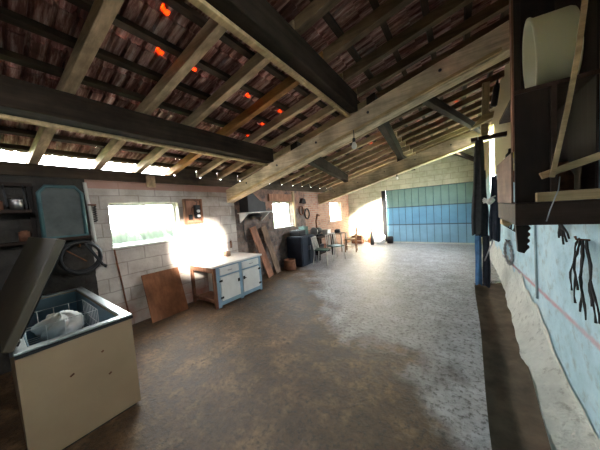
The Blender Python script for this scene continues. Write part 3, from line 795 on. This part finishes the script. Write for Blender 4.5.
mb = MB(); mb.tube([(-3.95, 6.5, bz+.26), (-3.97, 6.52, bz+.5), (-3.93, 6.56, bz+.72), (-3.85, 6.56, bz+.66)], .028, 8); mb.build('arm', 'rust', t)
t = thing('white_box', 'small white box on the workbench below the third window', 'box', (-3.75, 6.8, bz))
mb = MB(); mb.box(-3.86, -3.66, 6.70, 6.94, bz+.001, bz+.15); mb.build('case', 'whitepaint', t, bevel=.01)
mb = MB(); mb.box(-3.87, -3.65, 6.69, 6.95, bz+.151, bz+.175); mb.build('lid', 'greywhite', t, bevel=.005)
# dark tank / drum left of the bench
t = thing('metal_cabinet', 'dark navy metal cabinet on the floor under the second window', 'cabinet', (-3.9, 5.45, 0))
mb = MB(); mb.box(-4.18, -3.66, 5.12, 5.86, .03, .88); mb.build('body', 'navymetal', t, bevel=.015)
mb = MB(); mb.box(-3.658, -3.64, 5.15, 5.48, .08, .84); a = mb.build('door', 'navymetal', t, bevel=.006)
mb = MB(); mb.box(-3.658, -3.64, 5.50, 5.83, .08, .84); a = mb.build('door', 'navymetal', t, bevel=.006)
mb = MB(); mb.box(-3.638, -3.62, 5.44, 5.46, .45, .58); mb.box(-3.638, -3.62, 5.52, 5.54, .45, .58); mb.build('handle', 'steel', t)
mb = MB(); mb.box(-4.14, -3.70, 5.16, 5.82, 0, .03); mb.build('plinth', 'black', t)
mb = MB(); mb.lathe([(.16, 0), (.17, .03), (.16, .25), (.165, .28), (.15, .28), (.14, .04)], (-3.9, 4.85, .002), 22)
tag(mb.build('iron_pot', 'rust'), 'rusty iron pot on the floor between the planks and the navy cabinet', 'pot')
# metal frame chairs, stools
def garden_chair(y, x, rz, lab):
    t = thing('metal_chair', lab, 'chair', (x, y, 0), 'white tube chairs by the workbench')
    def P(a, b, c): return (x + a*math.cos(rz)-b*math.sin(rz), y + a*math.sin(rz)+b*math.cos(rz), c)
    mb = MB(); mb.prism([P(-.2, -.2, .42), P(.2, -.2, .42), P(.2, .2, .42), P(-.2, .2, .42)], (0, 0, .025)); mb.build('seat', 'green', t)
    for i, j in ((-1,-1),(1,-1)):
        mb = MB(); mb.tube([P(i*.22, j*.2, .0), P(i*.19, j*.19, .42)], .013, 7); mb.build('leg', 'greywhite', t)
    for i in (-1, 1):
        mb = MB(); mb.tube([P(i*.22, .24, .0), P(i*.19, .19, .42), P(i*.18, .27, .80)], .013, 7); mb.build('leg', 'greywhite', t)
    mb = MB()
    for k in range(4): mb.tube([P(-.12+.08*k, .205, .45), P(-.12+.08*k, .268, .79)], .012, 6)
    mb.tube([P(-.19, .272, .80), P(.19, .272, .80)], .013, 7); mb.build('backrest', 'greywhite', t)
    return t
garden_chair(5.72, -3.32, R(100), 'white tube chair in front of the dark navy cabinet')
garden_chair(6.40, -3.25, R(60), 'white tube chair standing in front of the workbench')
t = thing('side_table', 'small pale-legged table between the workbench and the wooden chair', 'table', (-3.75, 7.55, 0))
mb = MB(); mb.box(-4.12, -3.52, 7.50, 7.98, .66, .69); mb.build('top', 'plankb', t, bevel=.004)
for x in (-4.08, -3.56):
    for y in (7.54, 7.94):
        mb = MB(); mb.box(x-.022, x+.022, y-.022, y+.022, 0, .66); mb.build('leg', 'greywhite', t)
mb = MB(); mb.obox((-3.80, 7.75, .755), (.2, .25, .13), (0, 0, .3))
tag(mb.build('dark_bag', 'charcoal', bevel=.03), 'dark bundle on the pale-legged side table', 'bundle')
for i, (y, x, r, h, nm, mt, lab) in enumerate(((6.62, -4.02, .05, .22, 'oil_bottle', 'rubber', 'black oil bottle at the back of the workbench'), (6.98, -3.95, .06, .14, 'rusty_tin', 'rust', 'rusty tin at the far end of the workbench'))):
    mb = MB(); mb.lathe([(r, 0), (r, h*.7), (r*.5, h*.85), (r*.45, h)], (x, y, bz+.001), 14); tag(mb.build(nm, mt), lab, nm.split('_')[1])
for i, (x, y, z, w, d, h, nm, mt, lab) in enumerate(((-3.92, 6.35, .19, .35, .4, .26, 'tool_box', 'navymetal', 'dark tool box on the lower shelf of the workbench'), (-3.95, 6.80, .19, .3, .3, .2, 'wooden_box', 'brownwood', 'brown box beside the tool box under the workbench'),
                                                  (-3.92, 5.35, .881, .36, .3, .16, 'metal_case', 'black', 'black case lying on top of the navy cabinet'), (-3.95, 5.70, .881, .22, .2, .24, 'battery_charger', 'green', 'dark green box standing on the far end of the navy cabinet'))):
    t = thing(nm, lab, nm.replace('_', ' '), (x, y, z))
    mb = MB(); mb.box(x-w/2, x+w/2, y-d/2, y+d/2, z+.001, z+h*.8); mb.build('body', mt, t, bevel=.008)
    mb = MB(); mb.box(x-w/2-.004, x+w/2+.004, y-d/2-.004, y+d/2+.004, z+h*.8+.001, z+h); mb.build('lid', mt, t, bevel=.008)
    mb = MB(); mb.tube([(x, y-.06, z+h), (x, y-.05, z+h+.03), (x, y+.05, z+h+.03), (x, y+.06, z+h)], .008, 6); mb.build('handle', 'steel', t)
# wooden chair
cxx, cyy, rz = -3.28, 7.72, R(-75)
t = thing('wooden_chair', 'brown wooden ladder-back chair near the far left corner', 'chair', (cxx, cyy, 0))
def P(a, b, c): return (cxx + a*math.cos(rz)-b*math.sin(rz), cyy + a*math.sin(rz)+b*math.cos(rz), c)
mb = MB(); mb.prism([P(-.2, -.2, .44), P(.2, -.2, .44), P(.19, .18, .44), P(-.19, .18, .44)], (0, 0, .035)); mb.build('seat', 'chairwood', t, bevel=.006)
for i in (-1, 1):
    mb = MB(); mb.tube([P(i*.18, -.18, 0), P(i*.18, -.18, .44)], .02, 8); mb.build('leg', 'chairwood', t)
    mb = MB(); mb.tube([P(i*.17, .20, 0), P(i*.17, .19, .45), P(i*.17, .25, .92)], .02, 8); mb.build('leg', 'chairwood', t)
mb = MB()
for z, b in ((.58, .205), (.71, .222), (.85, .24)): mb.bar(P(-.17, b, z), P(.17, b, z), .018, .055)
mb.build('backrest', 'chairwood', t)
mb = MB()
for b, z in ((-.18, .2), (.197, .25)): mb.tube([P(-.18, b, z), P(.18, b, z)], .012, 7)
for i in (-1, 1): mb.tube([P(i*.178, -.18, .16), P(i*.172, .196, .16)], .012, 7)
mb.build('stretcher', 'chairwood', t)
# crates and bits against the far wall
t = thing('wooden_crate', 'brown wooden crate against the far wall beside the chair', 'crate', (-3.72, 9.6, 0))
mb = MB()
for k in range(3): 
    for y in (9.42, 9.82): mb.box(-3.95, -3.50, y-.01, y+.01, .02+k*.12, .12+k*.12)
    for x in (-3.95, -3.50): mb.box(x-.01, x+.01, 9.43, 9.81, .02+k*.12, .12+k*.12)
mb.box(-3.94, -3.51, 9.43, 9.81, 0, .02); mb.build('slats', 'brownwood', t)
for x in (-3.93, -3.52):
    for y in (9.445, 9.795):
        mb = MB(); mb.box(x-.012, x+.012, y-.012, y+.012, .02, .40); mb.build('corner_post', 'plankb', t)
mb = MB(); mb.obox((-3.75, 9.62, .09), (.3, .25, .14), (0, 0, .2))
tag(mb.build('folded_cloth', 'sack', bevel=.03), 'pale folded cloth lying in the brown crate', 'cloth')
mb = MB(); mb.prism([(-3.32, 9.75, 0), (-3.12, 9.75, 0), (-3.12, 9.93, .60), (-3.32, 9.93, .60)], (0, .02, 0))
tag(mb.build('orange_board', 'orange', bevel=.003), 'narrow orange board leaning on the far wall by the crate', 'board')
mb = MB(); mb.prism([(-3.44, 9.78, 0), (-3.37, 9.78, 0), (-3.37, 9.95, .68), (-3.44, 9.95, .68)], (0, .02, 0))
tag(mb.build('white_board', 'whitepaint', bevel=.003), 'slim white board leaning beside the orange one', 'board')
t = thing('feed_sack', 'slumped white sack with dark top left of the blue door', 'sack', (-2.85, 9.6, 0))
mb = MB()
def sack(u, v):
    a = u*2*PI; z = v; r = (.20 + .04*math.sin(z*PI))*(1-.75*max(0, z-.72)/.28) * (1+.08*math.sin(a*3+z*6)+.05*math.sin(a*7))
    if v == 0: r *= .9
    return (-2.82 + r*math.cos(a) + .06*z, 9.62 + r*.75*math.sin(a), .004 + .46*z)
mb.grid(sack, 30, 14); mb.build('body', 'sack', t)
mb = MB(); mb.lathe([(.05, .46), (.035, .50), (.055, .56), (.01, .58)], (-2.76, 9.62, 0), 12); mb.build('tied_neck', 'charcoal', t)
t = thing('dark_bottle', 'tall dark bottle standing left of the white sack', 'bottle', (-3.03, 9.55, 0))
mb = MB(); mb.lathe([(.07, 0), (.075, .03), (.075, .42), (.03, .54), (.028, .66)], (-3.0, 9.30, .001), 18); mb.build('body', 'black', t)
mb = MB(); mb.lathe([(.032, .661), (.032, .70)], (-3.0, 9.30, 0), 12); mb.build('cap', 'rubber', t)
mb = MB(); mb.lathe([(.12, 0), (.13, .2), (.12, .28), (.11, .28), (.10, .03)], (-2.40, 9.78, .002), 18)
tag(mb.build('dark_bucket', 'black'), 'small dark bucket on the floor right of the white sack', 'bucket')
# clutter hung on the dark brick between the windows
for i, (y, z, r, lab) in enumerate(((6.05, 1.62, .11, 'upper left ring of rusty chain on the brick between second and third windows'),
                                    (6.38, 1.50, .13, 'dark belt loop hanging on the brick right of the rusty chain ring'))):
    mb = MB(); mb.tube([(XL+.03, y + r*math.cos(a*PI/10), z + r*1.3*math.sin(a*PI/10)) for a in range(20)], .02, 7, True)
    mb.tube([(XL+.002, y, z+r*1.3), (XL+.05, y, z+r*1.3+.01)], .008, 6)
    tag(mb.build('hanging_chain' if i == 0 else 'hanging_belt', 'rust' if i == 0 else 'rubber'), lab, 'chain' if i == 0 else 'belt')
mb = MB(); mb.prism([(XL+.004, 5.98, 1.86), (XL+.004, 6.26, 1.84), (XL+.004, 6.22, 1.98), (XL+.004, 6.08, 2.02)], (.10, 0, 0))
tag(mb.build('hanging_hide', 'charcoal', bevel=.01), 'dark lump hanging high on the brick near the far roof beam', 'bundle')

# ------------------------------------------------------------------ bulbs
def bulb(x, y, z, top, lab):
    t = thing('hanging_bulb', lab, 'light bulb', (x, y, z))
    mb = MB(); mb.tube([(x, y, z+.09), (x+.005, y, (z+top)/2+.04), (x, y, top)], .006, 6); mb.build('cord', 'rubber', t)
    mb = MB(); mb.lathe([(.018, .05), (.022, .06), (.022, .10), (.012, .11)], (x, y, z), 14); mb.build('socket', 'rubber', t)
    mb = MB(); mb.lathe([(.002, -.045), (.022, -.04), (.036, -.02), (.04, 0), (.034, .02), (.02, .045), (.018, .052)], (x, y, z), 18); mb.build('bulb', 'bulb', t)
bulb(-1.20, T1Y-.16, 2.47, 2.69, 'clear light bulb hanging from the near roof beam')
bulb(-1.48, T2Y-.18, 2.36, 2.52, 'clear light bulb hanging from the far roof beam')

# ------------------------------------------------------------------ right side
# corner post, wedge and bottle under the roof
mb = MB(); mb.bar((.40, 5.3, 2.98), (.42, 5.25, zr(.42)-.005), .10, .10, (0, 1, 0))
tag(mb.build('roof_strut', 'post', bevel=.006), 'short brown timber strut under the roof at upper right', 'strut')
mb = MB(); mb.bar((.19, 5.24, 2.66), (XR-.006, 5.24, 2.66), .10, .07)
tag(mb.build('peg_rail', 'darkwoodx', bevel=.005), 'dark timber arm sticking out of the blue wall above the hanging clothes', 'peg rail')
mb = MB(); mb.prism([(.19, 5.20, 2.86), (.50, 5.20, 2.97), (.52, 5.20, 3.08), (.36, 5.20, 3.05)], (0, .16, 0))
mb.box(.34, .44, 5.22, 5.34, 2.697, 2.90)
tag(mb.build('timber_wedge', 'lath', bevel=.004), 'pale wedge-shaped timber off-cut lit orange below the roof strut', 'timber')
t = thing('hanging_bottle', 'black bottle hanging beside the brown roof strut', 'bottle', (.52, 5.1, 3.05))
mb = MB(); mb.lathe([(.03, 0), (.045, .02), (.045, .30), (.016, .38), (.016, .42)], (.50, 5.12, 3.12), 16, (0, R(8), 0)); mb.build('body', 'black', t)
mb = MB(); mb.tube([(.56, 5.12, 3.53), (.565, 5.12, zr(.56)-.003)], .005, 6); mb.build('cord', 'rubber', t)

# hanging clothes: folded sheets with volume
def garment(name, x0, x1, y, z0, z1, mat, lab, wave=4, ph=0., depth=.07, taper=.6, skew=0.):
    mb = MB()
    def g(u, v):
        a = u*2*PI; k = 1-(1-taper)*(1-v)**.6 if True else 1
        w = (x1-x0)/2*(taper+(1-taper)*min(1, v*1.6)); c = (x0+x1)/2 + skew*v
        fold = 1 + .22*math.sin(a*wave+ph+v*2)+.1*math.sin(a*wave*2.3+ph)
        dz = .02*math.sin(a*3+ph)*v
        return (c + w*math.cos(a)*(1+.08*math.sin(v*9+ph)), y + depth*math.sin(a)*fold, z1 + (z0-z1)*v + dz)
    mb.grid(g, 48, 24)
    o = mb.build(name, mat)
    return o
t = thing('hanging_overcoat', 'long black coat hanging from the timber arm on the right', 'coat', (.3, 5.22, 2.6))
o = garment('coat_body', .20, .40, 5.13, .96, 2.61, 'charcoal', '', 5, .5, .075, .55, -.03); o.parent = t; o.data.transform(Matrix.Translation(-t.location))
mb = MB(); mb.tube([(.29, 5.13, 2.57), (.29, 5.15, 2.62), (.29, 5.18, 2.66), (.29, 5.18, 2.72)], .008, 6); mb.build('hanger_hook', 'steel', t)
t = thing('hanging_overalls', 'blue work trousers hanging down to the gutter beneath the black coat', 'overalls', (.3, 5.3, 1.8))
for i, (a, b) in enumerate(((.215, .315), (.325, .435))):
    o = garment('trouser_leg', a, b, 5.28, -.02 if i else 0.0, .92, 'bluecloth' if i == 0 else 'navy', '', 4, i*1.7, .06, .9); o.parent = t; o.data.transform(Matrix.Translation(-t.location))
o = garment('waist', .22, .42, 5.30, .90, 2.10, 'navy', '', 4, 2., .03, .7); o.parent = t; o.data.transform(Matrix.Translation(-t.location))
t = thing('hanging_jacket', 'short black jacket hanging in front of the blue wall beside the coat', 'jacket', (.5, 5.2, 2.2))
o = garment('body', .415, .56, 5.10, .86, 1.96, 'navy', '', 5, 1.1, .07, .45); o.parent = t; o.data.transform(Matrix.Translation(-t.location))
mb = MB(); mb.tube([(.46, 5.1, 1.95), (.47, 5.15, 2.1), (.47, 5.2, 2.62)], .007, 6); mb.build('strap', 'rope', t)
t = thing('hanging_work_glove', 'pale canvas work glove clipped to the black jacket', 'glove', (.42, 5.0, 1.55))
mb = MB(); mb.lathe([(.035, -.06), (.05, 0), (.045, .05), (.03, .07)], (.42, 4.95, 1.54), 12, (0, R(40), 0)); mb.build('palm', 'glove', t, sub=1)
for k in range(4):
    mb = MB(); a = R(150+18*k); mb.tube([(.42+.03*math.cos(a), 4.95, 1.55+.03*math.sin(a)), (.42+.10*math.cos(a), 4.945, 1.56+.09*math.sin(a))], [.014, .010], 7); mb.build('finger', 'glove', t)
mb = MB(); mb.tube([(.44, 4.95, 1.60), (.49, 4.945, 1.63)], [.014, .01], 7); mb.build('thumb', 'glove', t)
mb = MB(); mb.tube([(.33, 4.94, .52), (.44, 4.94, .86), (.44, 4.96, .90)], .010, 7)
tag(mb.build('hanging_stick', 'steel'), 'thin grey stick hanging in front of the blue trousers', 'stick')
# shelf with bits on right wall behind the cabinet
t = thing('wall_bracket_shelf', 'narrow shelf on the right wall holding tools behind the brown box', 'shelf', (.6, 3.7, 1.9))
mb = MB(); mb.box(.46, XR-.003, 3.10, 4.6, 1.96, 1.99); mb.build('board', 'lath', t, bevel=.003)
for y in (3.3, 4.4):
    mb = MB(); mb.prism([(XR-.004, y, 1.96), (.48, y, 1.96), (XR-.004, y, 1.76)], (0, .025, 0)); mb.build('bracket', 'rust', t)
for i, (y, r, h, mt, nm, lab) in enumerate(((3.25, .035, .30, 'green', 'green_bottle', 'green bottle on the narrow shelf nearest the dark cabinet'), (3.45, .04, .16, 'yellow', 'yellow_tin', 'yellow tin on the narrow shelf beside the green bottle'),
                                           (3.85, .05, .20, 'black', 'black_can', 'black can in the middle of the narrow tool shelf'), (4.25, .04, .14, 'whitepaint', 'white_jar', 'white jar at the far end of the narrow shelf'))):
    mb = MB(); mb.lathe([(r, 0), (r, h*.65), (r*.5, h*.8), (r*.45, h)], (.53, y, 1.991), 14)
    tag(mb.build(nm, mt), lab, nm.split('_')[1])

# dark wall cabinet
t = thing('dark_cabinet', 'large dark wooden wall cabinet high on the right above the blue wall', 'cabinet', (.5, 2.5, 1.42))
cY0, cY1, cX0, cX1 = 2.12, 2.86, .30, XR-.006
mb = MB(); mb.box(cX0, cX1, cY0-.07, cY1, 1.405, 1.55); o = mb.build('bottom_board', 'darkwoodx', t, bevel=.006)
mb = MB(); mb.box(cX0+.012, .475, cY0, cY0+.025, 1.552, 2.268); mb.box(cX0+.012, cX0+.045, cY0, cY0+.03, 2.297, 3.42); mb.build('end_panel', 'darkwood', t, bevel=.003)
mb = MB(); mb.box(.478, .505, cY0-.012, cY0+.03, 1.552, 2.268); mb.build('post', 'darkwoodx', t, bevel=.003)
mb = MB(); mb.box(cX0, cX0+.010, cY0-.012, cY0+.05, 1.90, 3.45); o = mb.build('edge_strip', 'brownwood', t)
mb = MB(); mb.box(cX0-.004, cX0+.008, cY0+.03, cY1, 1.552, 1.90); o = mb.build('side_box', 'pinkwood', t, bevel=.003); o['label'] = 'pinkish-brown lower side panel'
mb = MB(); mb.box(.42, cX1, cY1-.025, cY1, 1.552, 3.42); mb.build('back_panel', 'darkwood', t)
mb = MB(); mb.box(cX1-.012, cX1, cY0+.005, cY1-.03, 1.552, 2.268); mb.box(cX1-.012, cX1, cY0+.005, cY1-.03, 2.297, 3.42); mb.build('wall_panel', 'darkwood', t)
mb = MB(); mb.box(cX0+.012, cX1, cY0, cY1-.03, 2.27, 2.295); mb.build('shelf', 'darkwoodx', t)
mb = MB(); mb.box(cX0+.02, cX1, cY0+.03, cY1-.03, 3.42, 3.45); mb.build('top', 'darkwood', t)
# scalloped corbel below
mb = MB(); poly = [(cX0+.005, 2.065, 1.403), (cX0+.085, 2.065, 1.403)]
for k in range(4):
    zc = 1.385-k*.042
    for a in (60, 20, -20, -60): poly.append((cX0+.055+.022*math.cos(R(a))-.002*k, 2.065, zc+.02*math.sin(R(a))))
poly += [(cX0+.045, 2.065, 1.215), (cX0+.015, 2.065, 1.225)]
mb.prism(poly, (0, .04, 0)); o = mb.build('corbel', 'darkwood', t); o['label'] = 'scalloped dark corbel under the corner'
mb = MB(); mb.prism([(cX0, cY0+.5, 1.403), (cX0+.10, cY0+.5, 1.403), (cX0+.04, cY0+.5, 1.34), (cX0, cY0+.5, 1.36)], (0, .12, 0)); o = mb.build('support_block', 'lath', t); o['label'] = 'pale timber support block'
# tub lying on the cabinet shelf
t = thing('plastic_tub', 'large pale translucent plastic tub lying on its side in the dark cabinet', 'tub', (.5, 2.3, 2.5))
mb = MB()
prof = [(.02, .28), (.235, .28), (.245, .26), (.272, .02), (.285, .0), (.285, -.012), (.262, -.012), (.258, .0), (.228, .262), (.02, .265)]
mb.lathe([(r, z*.72) for r, z in prof], (.452, 2.46, 2.585), 48, (0, R(86), R(-4)), cap=False); mb.build('shell', 'tub', t)
# laths and a curved stick in front of the cabinet
mb = MB(); mb.bar((.425, 2.075, 1.715), (.668, 2.085, 1.80), .03, .042, (0, 0, 1))
tag(mb.build('timber_lath', 'lath', bevel=.003), 'pale lath slanting up across the cabinet opening, upper of two', 'lath')
mb = MB(); mb.box(.405, .672, 2.062, 2.104, 1.552, 1.612)
tag(mb.build('timber_lath', 'lath', bevel=.003), 'pale lath lying along the front of the cabinet bottom board', 'lath')
mb = MB(); pts = [(.468, 2.05, 1.70), (.497, 2.05, 1.88), (.535, 2.05, 2.12), (.574, 2.05, 2.42), (.60, 2.05, 2.72), (.61, 2.055, 3.0)]
for a, b in zip(pts, pts[1:]): mb.bar(a, b, .022, .016, (0, 1, 0))
tag(mb.build('hanging_stick', 'lath'), 'long curved pale stick standing in front of the plastic tub', 'stick')
mb = MB(); mb.tube([(.50, 2.045, 1.70), (.49, 2.03, 1.62), (.455, 2.03, 1.50), (.44, 2.03, 1.43)], .003, 6)
tag(mb.build('hanging_wire', 'steel'), 'thin wire hanging over the cabinet bottom board', 'wire')
# dark bits inside the cabinet on the bottom board
mb = MB(); mb.lathe([(.05, 0), (.052, .16), (.03, .22), (.028, .26)], (.59, 2.36, 1.552), 16)
tag(mb.build('dark_jar', 'rust'), 'dark jar standing inside the cabinet behind the laths', 'jar')

# things on the blue wall
t = thing('hanging_straps', 'short bundle of black leather straps hanging under the dark cabinet', 'straps', (XR-.03, 2.6, 1.38))
mb = MB(); mb.tube([(XR-.002, 2.62, 1.38), (XR-.05, 2.62, 1.385), (XR-.055, 2.62, 1.40)], .006, 6); mb.build('hook', 'rust', t)
for k, (dy, l) in enumerate(((.09, .15), (.045, .13), (.0, .19), (-.06, .16), (-.10, .13))):
    mb = MB(); mb.tube([(XR-.045, 2.62, 1.385), (XR-.03, 2.62+dy*.5, 1.33), (XR-.025, 2.62+dy+.02*(k % 2), 1.385-l*.7), (XR-.02, 2.62+dy*1.1, 1.385-l)], .0065, 6); mb.build('strap', 'rope', t)
t = thing('hanging_harness', 'long bundle of black cords hanging on a nail at the right edge', 'cords', (XR-.03, 2.2, 1.3))
mb = MB(); mb.tube([(XR-.002, 2.24, 1.285), (XR-.06, 2.24, 1.29), (XR-.065, 2.24, 1.31)], .007, 6); mb.build('nail', 'rust', t)
for k, (o0, dy, l, w) in enumerate(((.06, .20, .40, .02), (.05, .11, .47, -.015), (.03, .07, .36, .02), (.015, .03, .50, .012), (0, -.01, .44, -.012), (-.02, -.05, .52, -.02), (-.04, -.11, .40, .015), (-.05, -.17, .48, .01), (-.06, -.23, .46, .015))):
    mb = MB(); pts = []
    for i in range(11):
        f = i/10; pts.append((XR-.03-.02*(k % 3)*f*(1-f)*2, 2.24 + o0 + (dy-o0)*(1-(1-f)**2) + w*math.sin(f*11+k), 1.288 - l*f + .01*math.sin(f*3)))
    mb.tube(pts, [.0055+.002*math.sin(i*1.9+k) for i in range(11)], 6); mb.build('cord', 'rope', t)
t = thing('chain_loop', 'rusty iron chain loop hanging on the blue wall below the corbel', 'chain', (XR-.03, 5.1, .7))
mb = MB(); yc, zc = 5.05, .66
for k in range(30):
    a = PI/2 + k/30*2*PI
    p = Vector((XR-.03, yc+.34*math.cos(a), zc+.18*math.sin(a))); tdir = Vector((0, -.34*math.sin(a), .18*math.cos(a))).normalized()
    nrm = Vector((1, 0, 0)) if k % 2 else tdir.cross(Vector((1, 0, 0)))
    ring = [p + tdir*.042*math.cos(b*PI/5) + nrm*.016*math.sin(b*PI/5) for b in range(10)]
    mb.tube(ring, .009, 6, True)
mb.build('links', 'steel', t)
mb = MB(); mb.tube([(XR-.002, yc, zc+.205), (XR-.05, yc, zc+.20), (XR-.06, yc, zc+.23)], .009, 6); mb.build('nail', 'rust', t)
t = thing('hook_rack', 'row of small iron hooks on the blue wall beneath the brown box', 'hooks', (XR-.02, 4.6, 1.2))
mb = MB(); mb.box(XR-.02, XR-.003, 3.9, 5.3, 1.26, 1.30); mb.build('rail', 'rust', t)
for k in range(6):
    y = 4.0+k*.24; mb = MB(); mb.tube([(XR-.022, y, 1.27), (XR-.06, y, 1.22), (XR-.07, y, 1.12), (XR-.05, y, 1.10), (XR-.035, y, 1.13)], .010, 6); mb.build('hook', 'black', t)
mb = MB(); mb.tube([(XR-.016, 3.47, 1.40), (XR-.016, 3.45, 1.0), (XR-.012, 3.42, .47)], .011, 8)  # thin tube added to stand in for a faint stain on the wall
tag(mb.build('wall_conduit', 'conduit'), 'thin grey upright conduit on the blue wall below the cabinet', 'conduit')

# ------------------------------------------------------------------ camera
def make_cam():
    yaw, pitch, roll, f = R(35.5), R(3.5), R(-4), 225
    fwd = Vector((-math.sin(yaw)*math.cos(pitch), math.cos(yaw)*math.cos(pitch), -math.sin(pitch)))
    right = Vector((math.cos(yaw), math.sin(yaw), 0)); up = right.cross(fwd)
    Rv = math.cos(roll)*right + math.sin(roll)*up; U = -math.sin(roll)*right + math.cos(roll)*up
    cam = bpy.data.cameras.new('camera'); cam.sensor_width = 36; cam.lens = f/600*36; cam.clip_start = .02
    o = bpy.data.objects.new('camera', cam); C.objects.link(o)
    o.matrix_world = Matrix((( Rv.x, U.x, -fwd.x, 0), (Rv.y, U.y, -fwd.y, 0), (Rv.z, U.z, -fwd.z, 1.6), (0, 0, 0, 1)))
    bpy.context.scene.camera = o
make_cam()

# ------------------------------------------------------------------ light: bright sky through windows and the added openings, low sun from the right
wd = bpy.data.worlds.new('sky'); bpy.context.scene.world = wd; wd.use_nodes = True
bg = wd.node_tree.nodes['Background']; bg.inputs[0].default_value = (.92, .96, 1.0, 1); bg.inputs[1].default_value = 26
def portal(name, loc, rot, sx, sy):
    l = bpy.data.lights.new(name, 'AREA'); l.shape = 'RECTANGLE'; l.size = sx; l.size_y = sy; l.energy = 1
    l.cycles.is_portal = True
    o = bpy.data.objects.new(name, l); C.objects.link(o); o.location = loc; o.rotation_euler = rot
for W in (W1, W2, W3):
    portal('window_portal', (XL-.25, (W[0]+W[1])/2, (W[2]+W[3])/2), (0, -PI/2, 0), W[3]-W[2], W[1]-W[0])
for W in (S1, S2):
    portal('opening_portal', (XR+.23, (W[0]+W[1])/2, (W[2]+W[3])/2), (0, PI/2, 0), W[3]-W[2], W[1]-W[0])  # sky portals for the two added openings in the right wall
sun = bpy.data.lights.new('sun', 'SUN'); sun.energy = 110; sun.angle = R(6); sun.color = (1, .93, .82)
so = bpy.data.objects.new('sun', sun); C.objects.link(so)
so.rotation_euler = Vector((-.8, .5, -.33)).to_track_quat('-Z', 'Y').to_euler()

sc = bpy.context.scene
sc.view_settings.view_transform = 'Standard'; sc.view_settings.look = 'None'; sc.view_settings.gamma = 1
sc.view_settings.use_curve_mapping = False; sc.view_settings.exposure = 1.12
sc.cycles.use_denoising = True; sc.cycles.max_bounces = 10; sc.cycles.diffuse_bounces = 6; sc.cycles.transparent_max_bounces = 12
sc.cycles.sample_clamp_indirect = 12
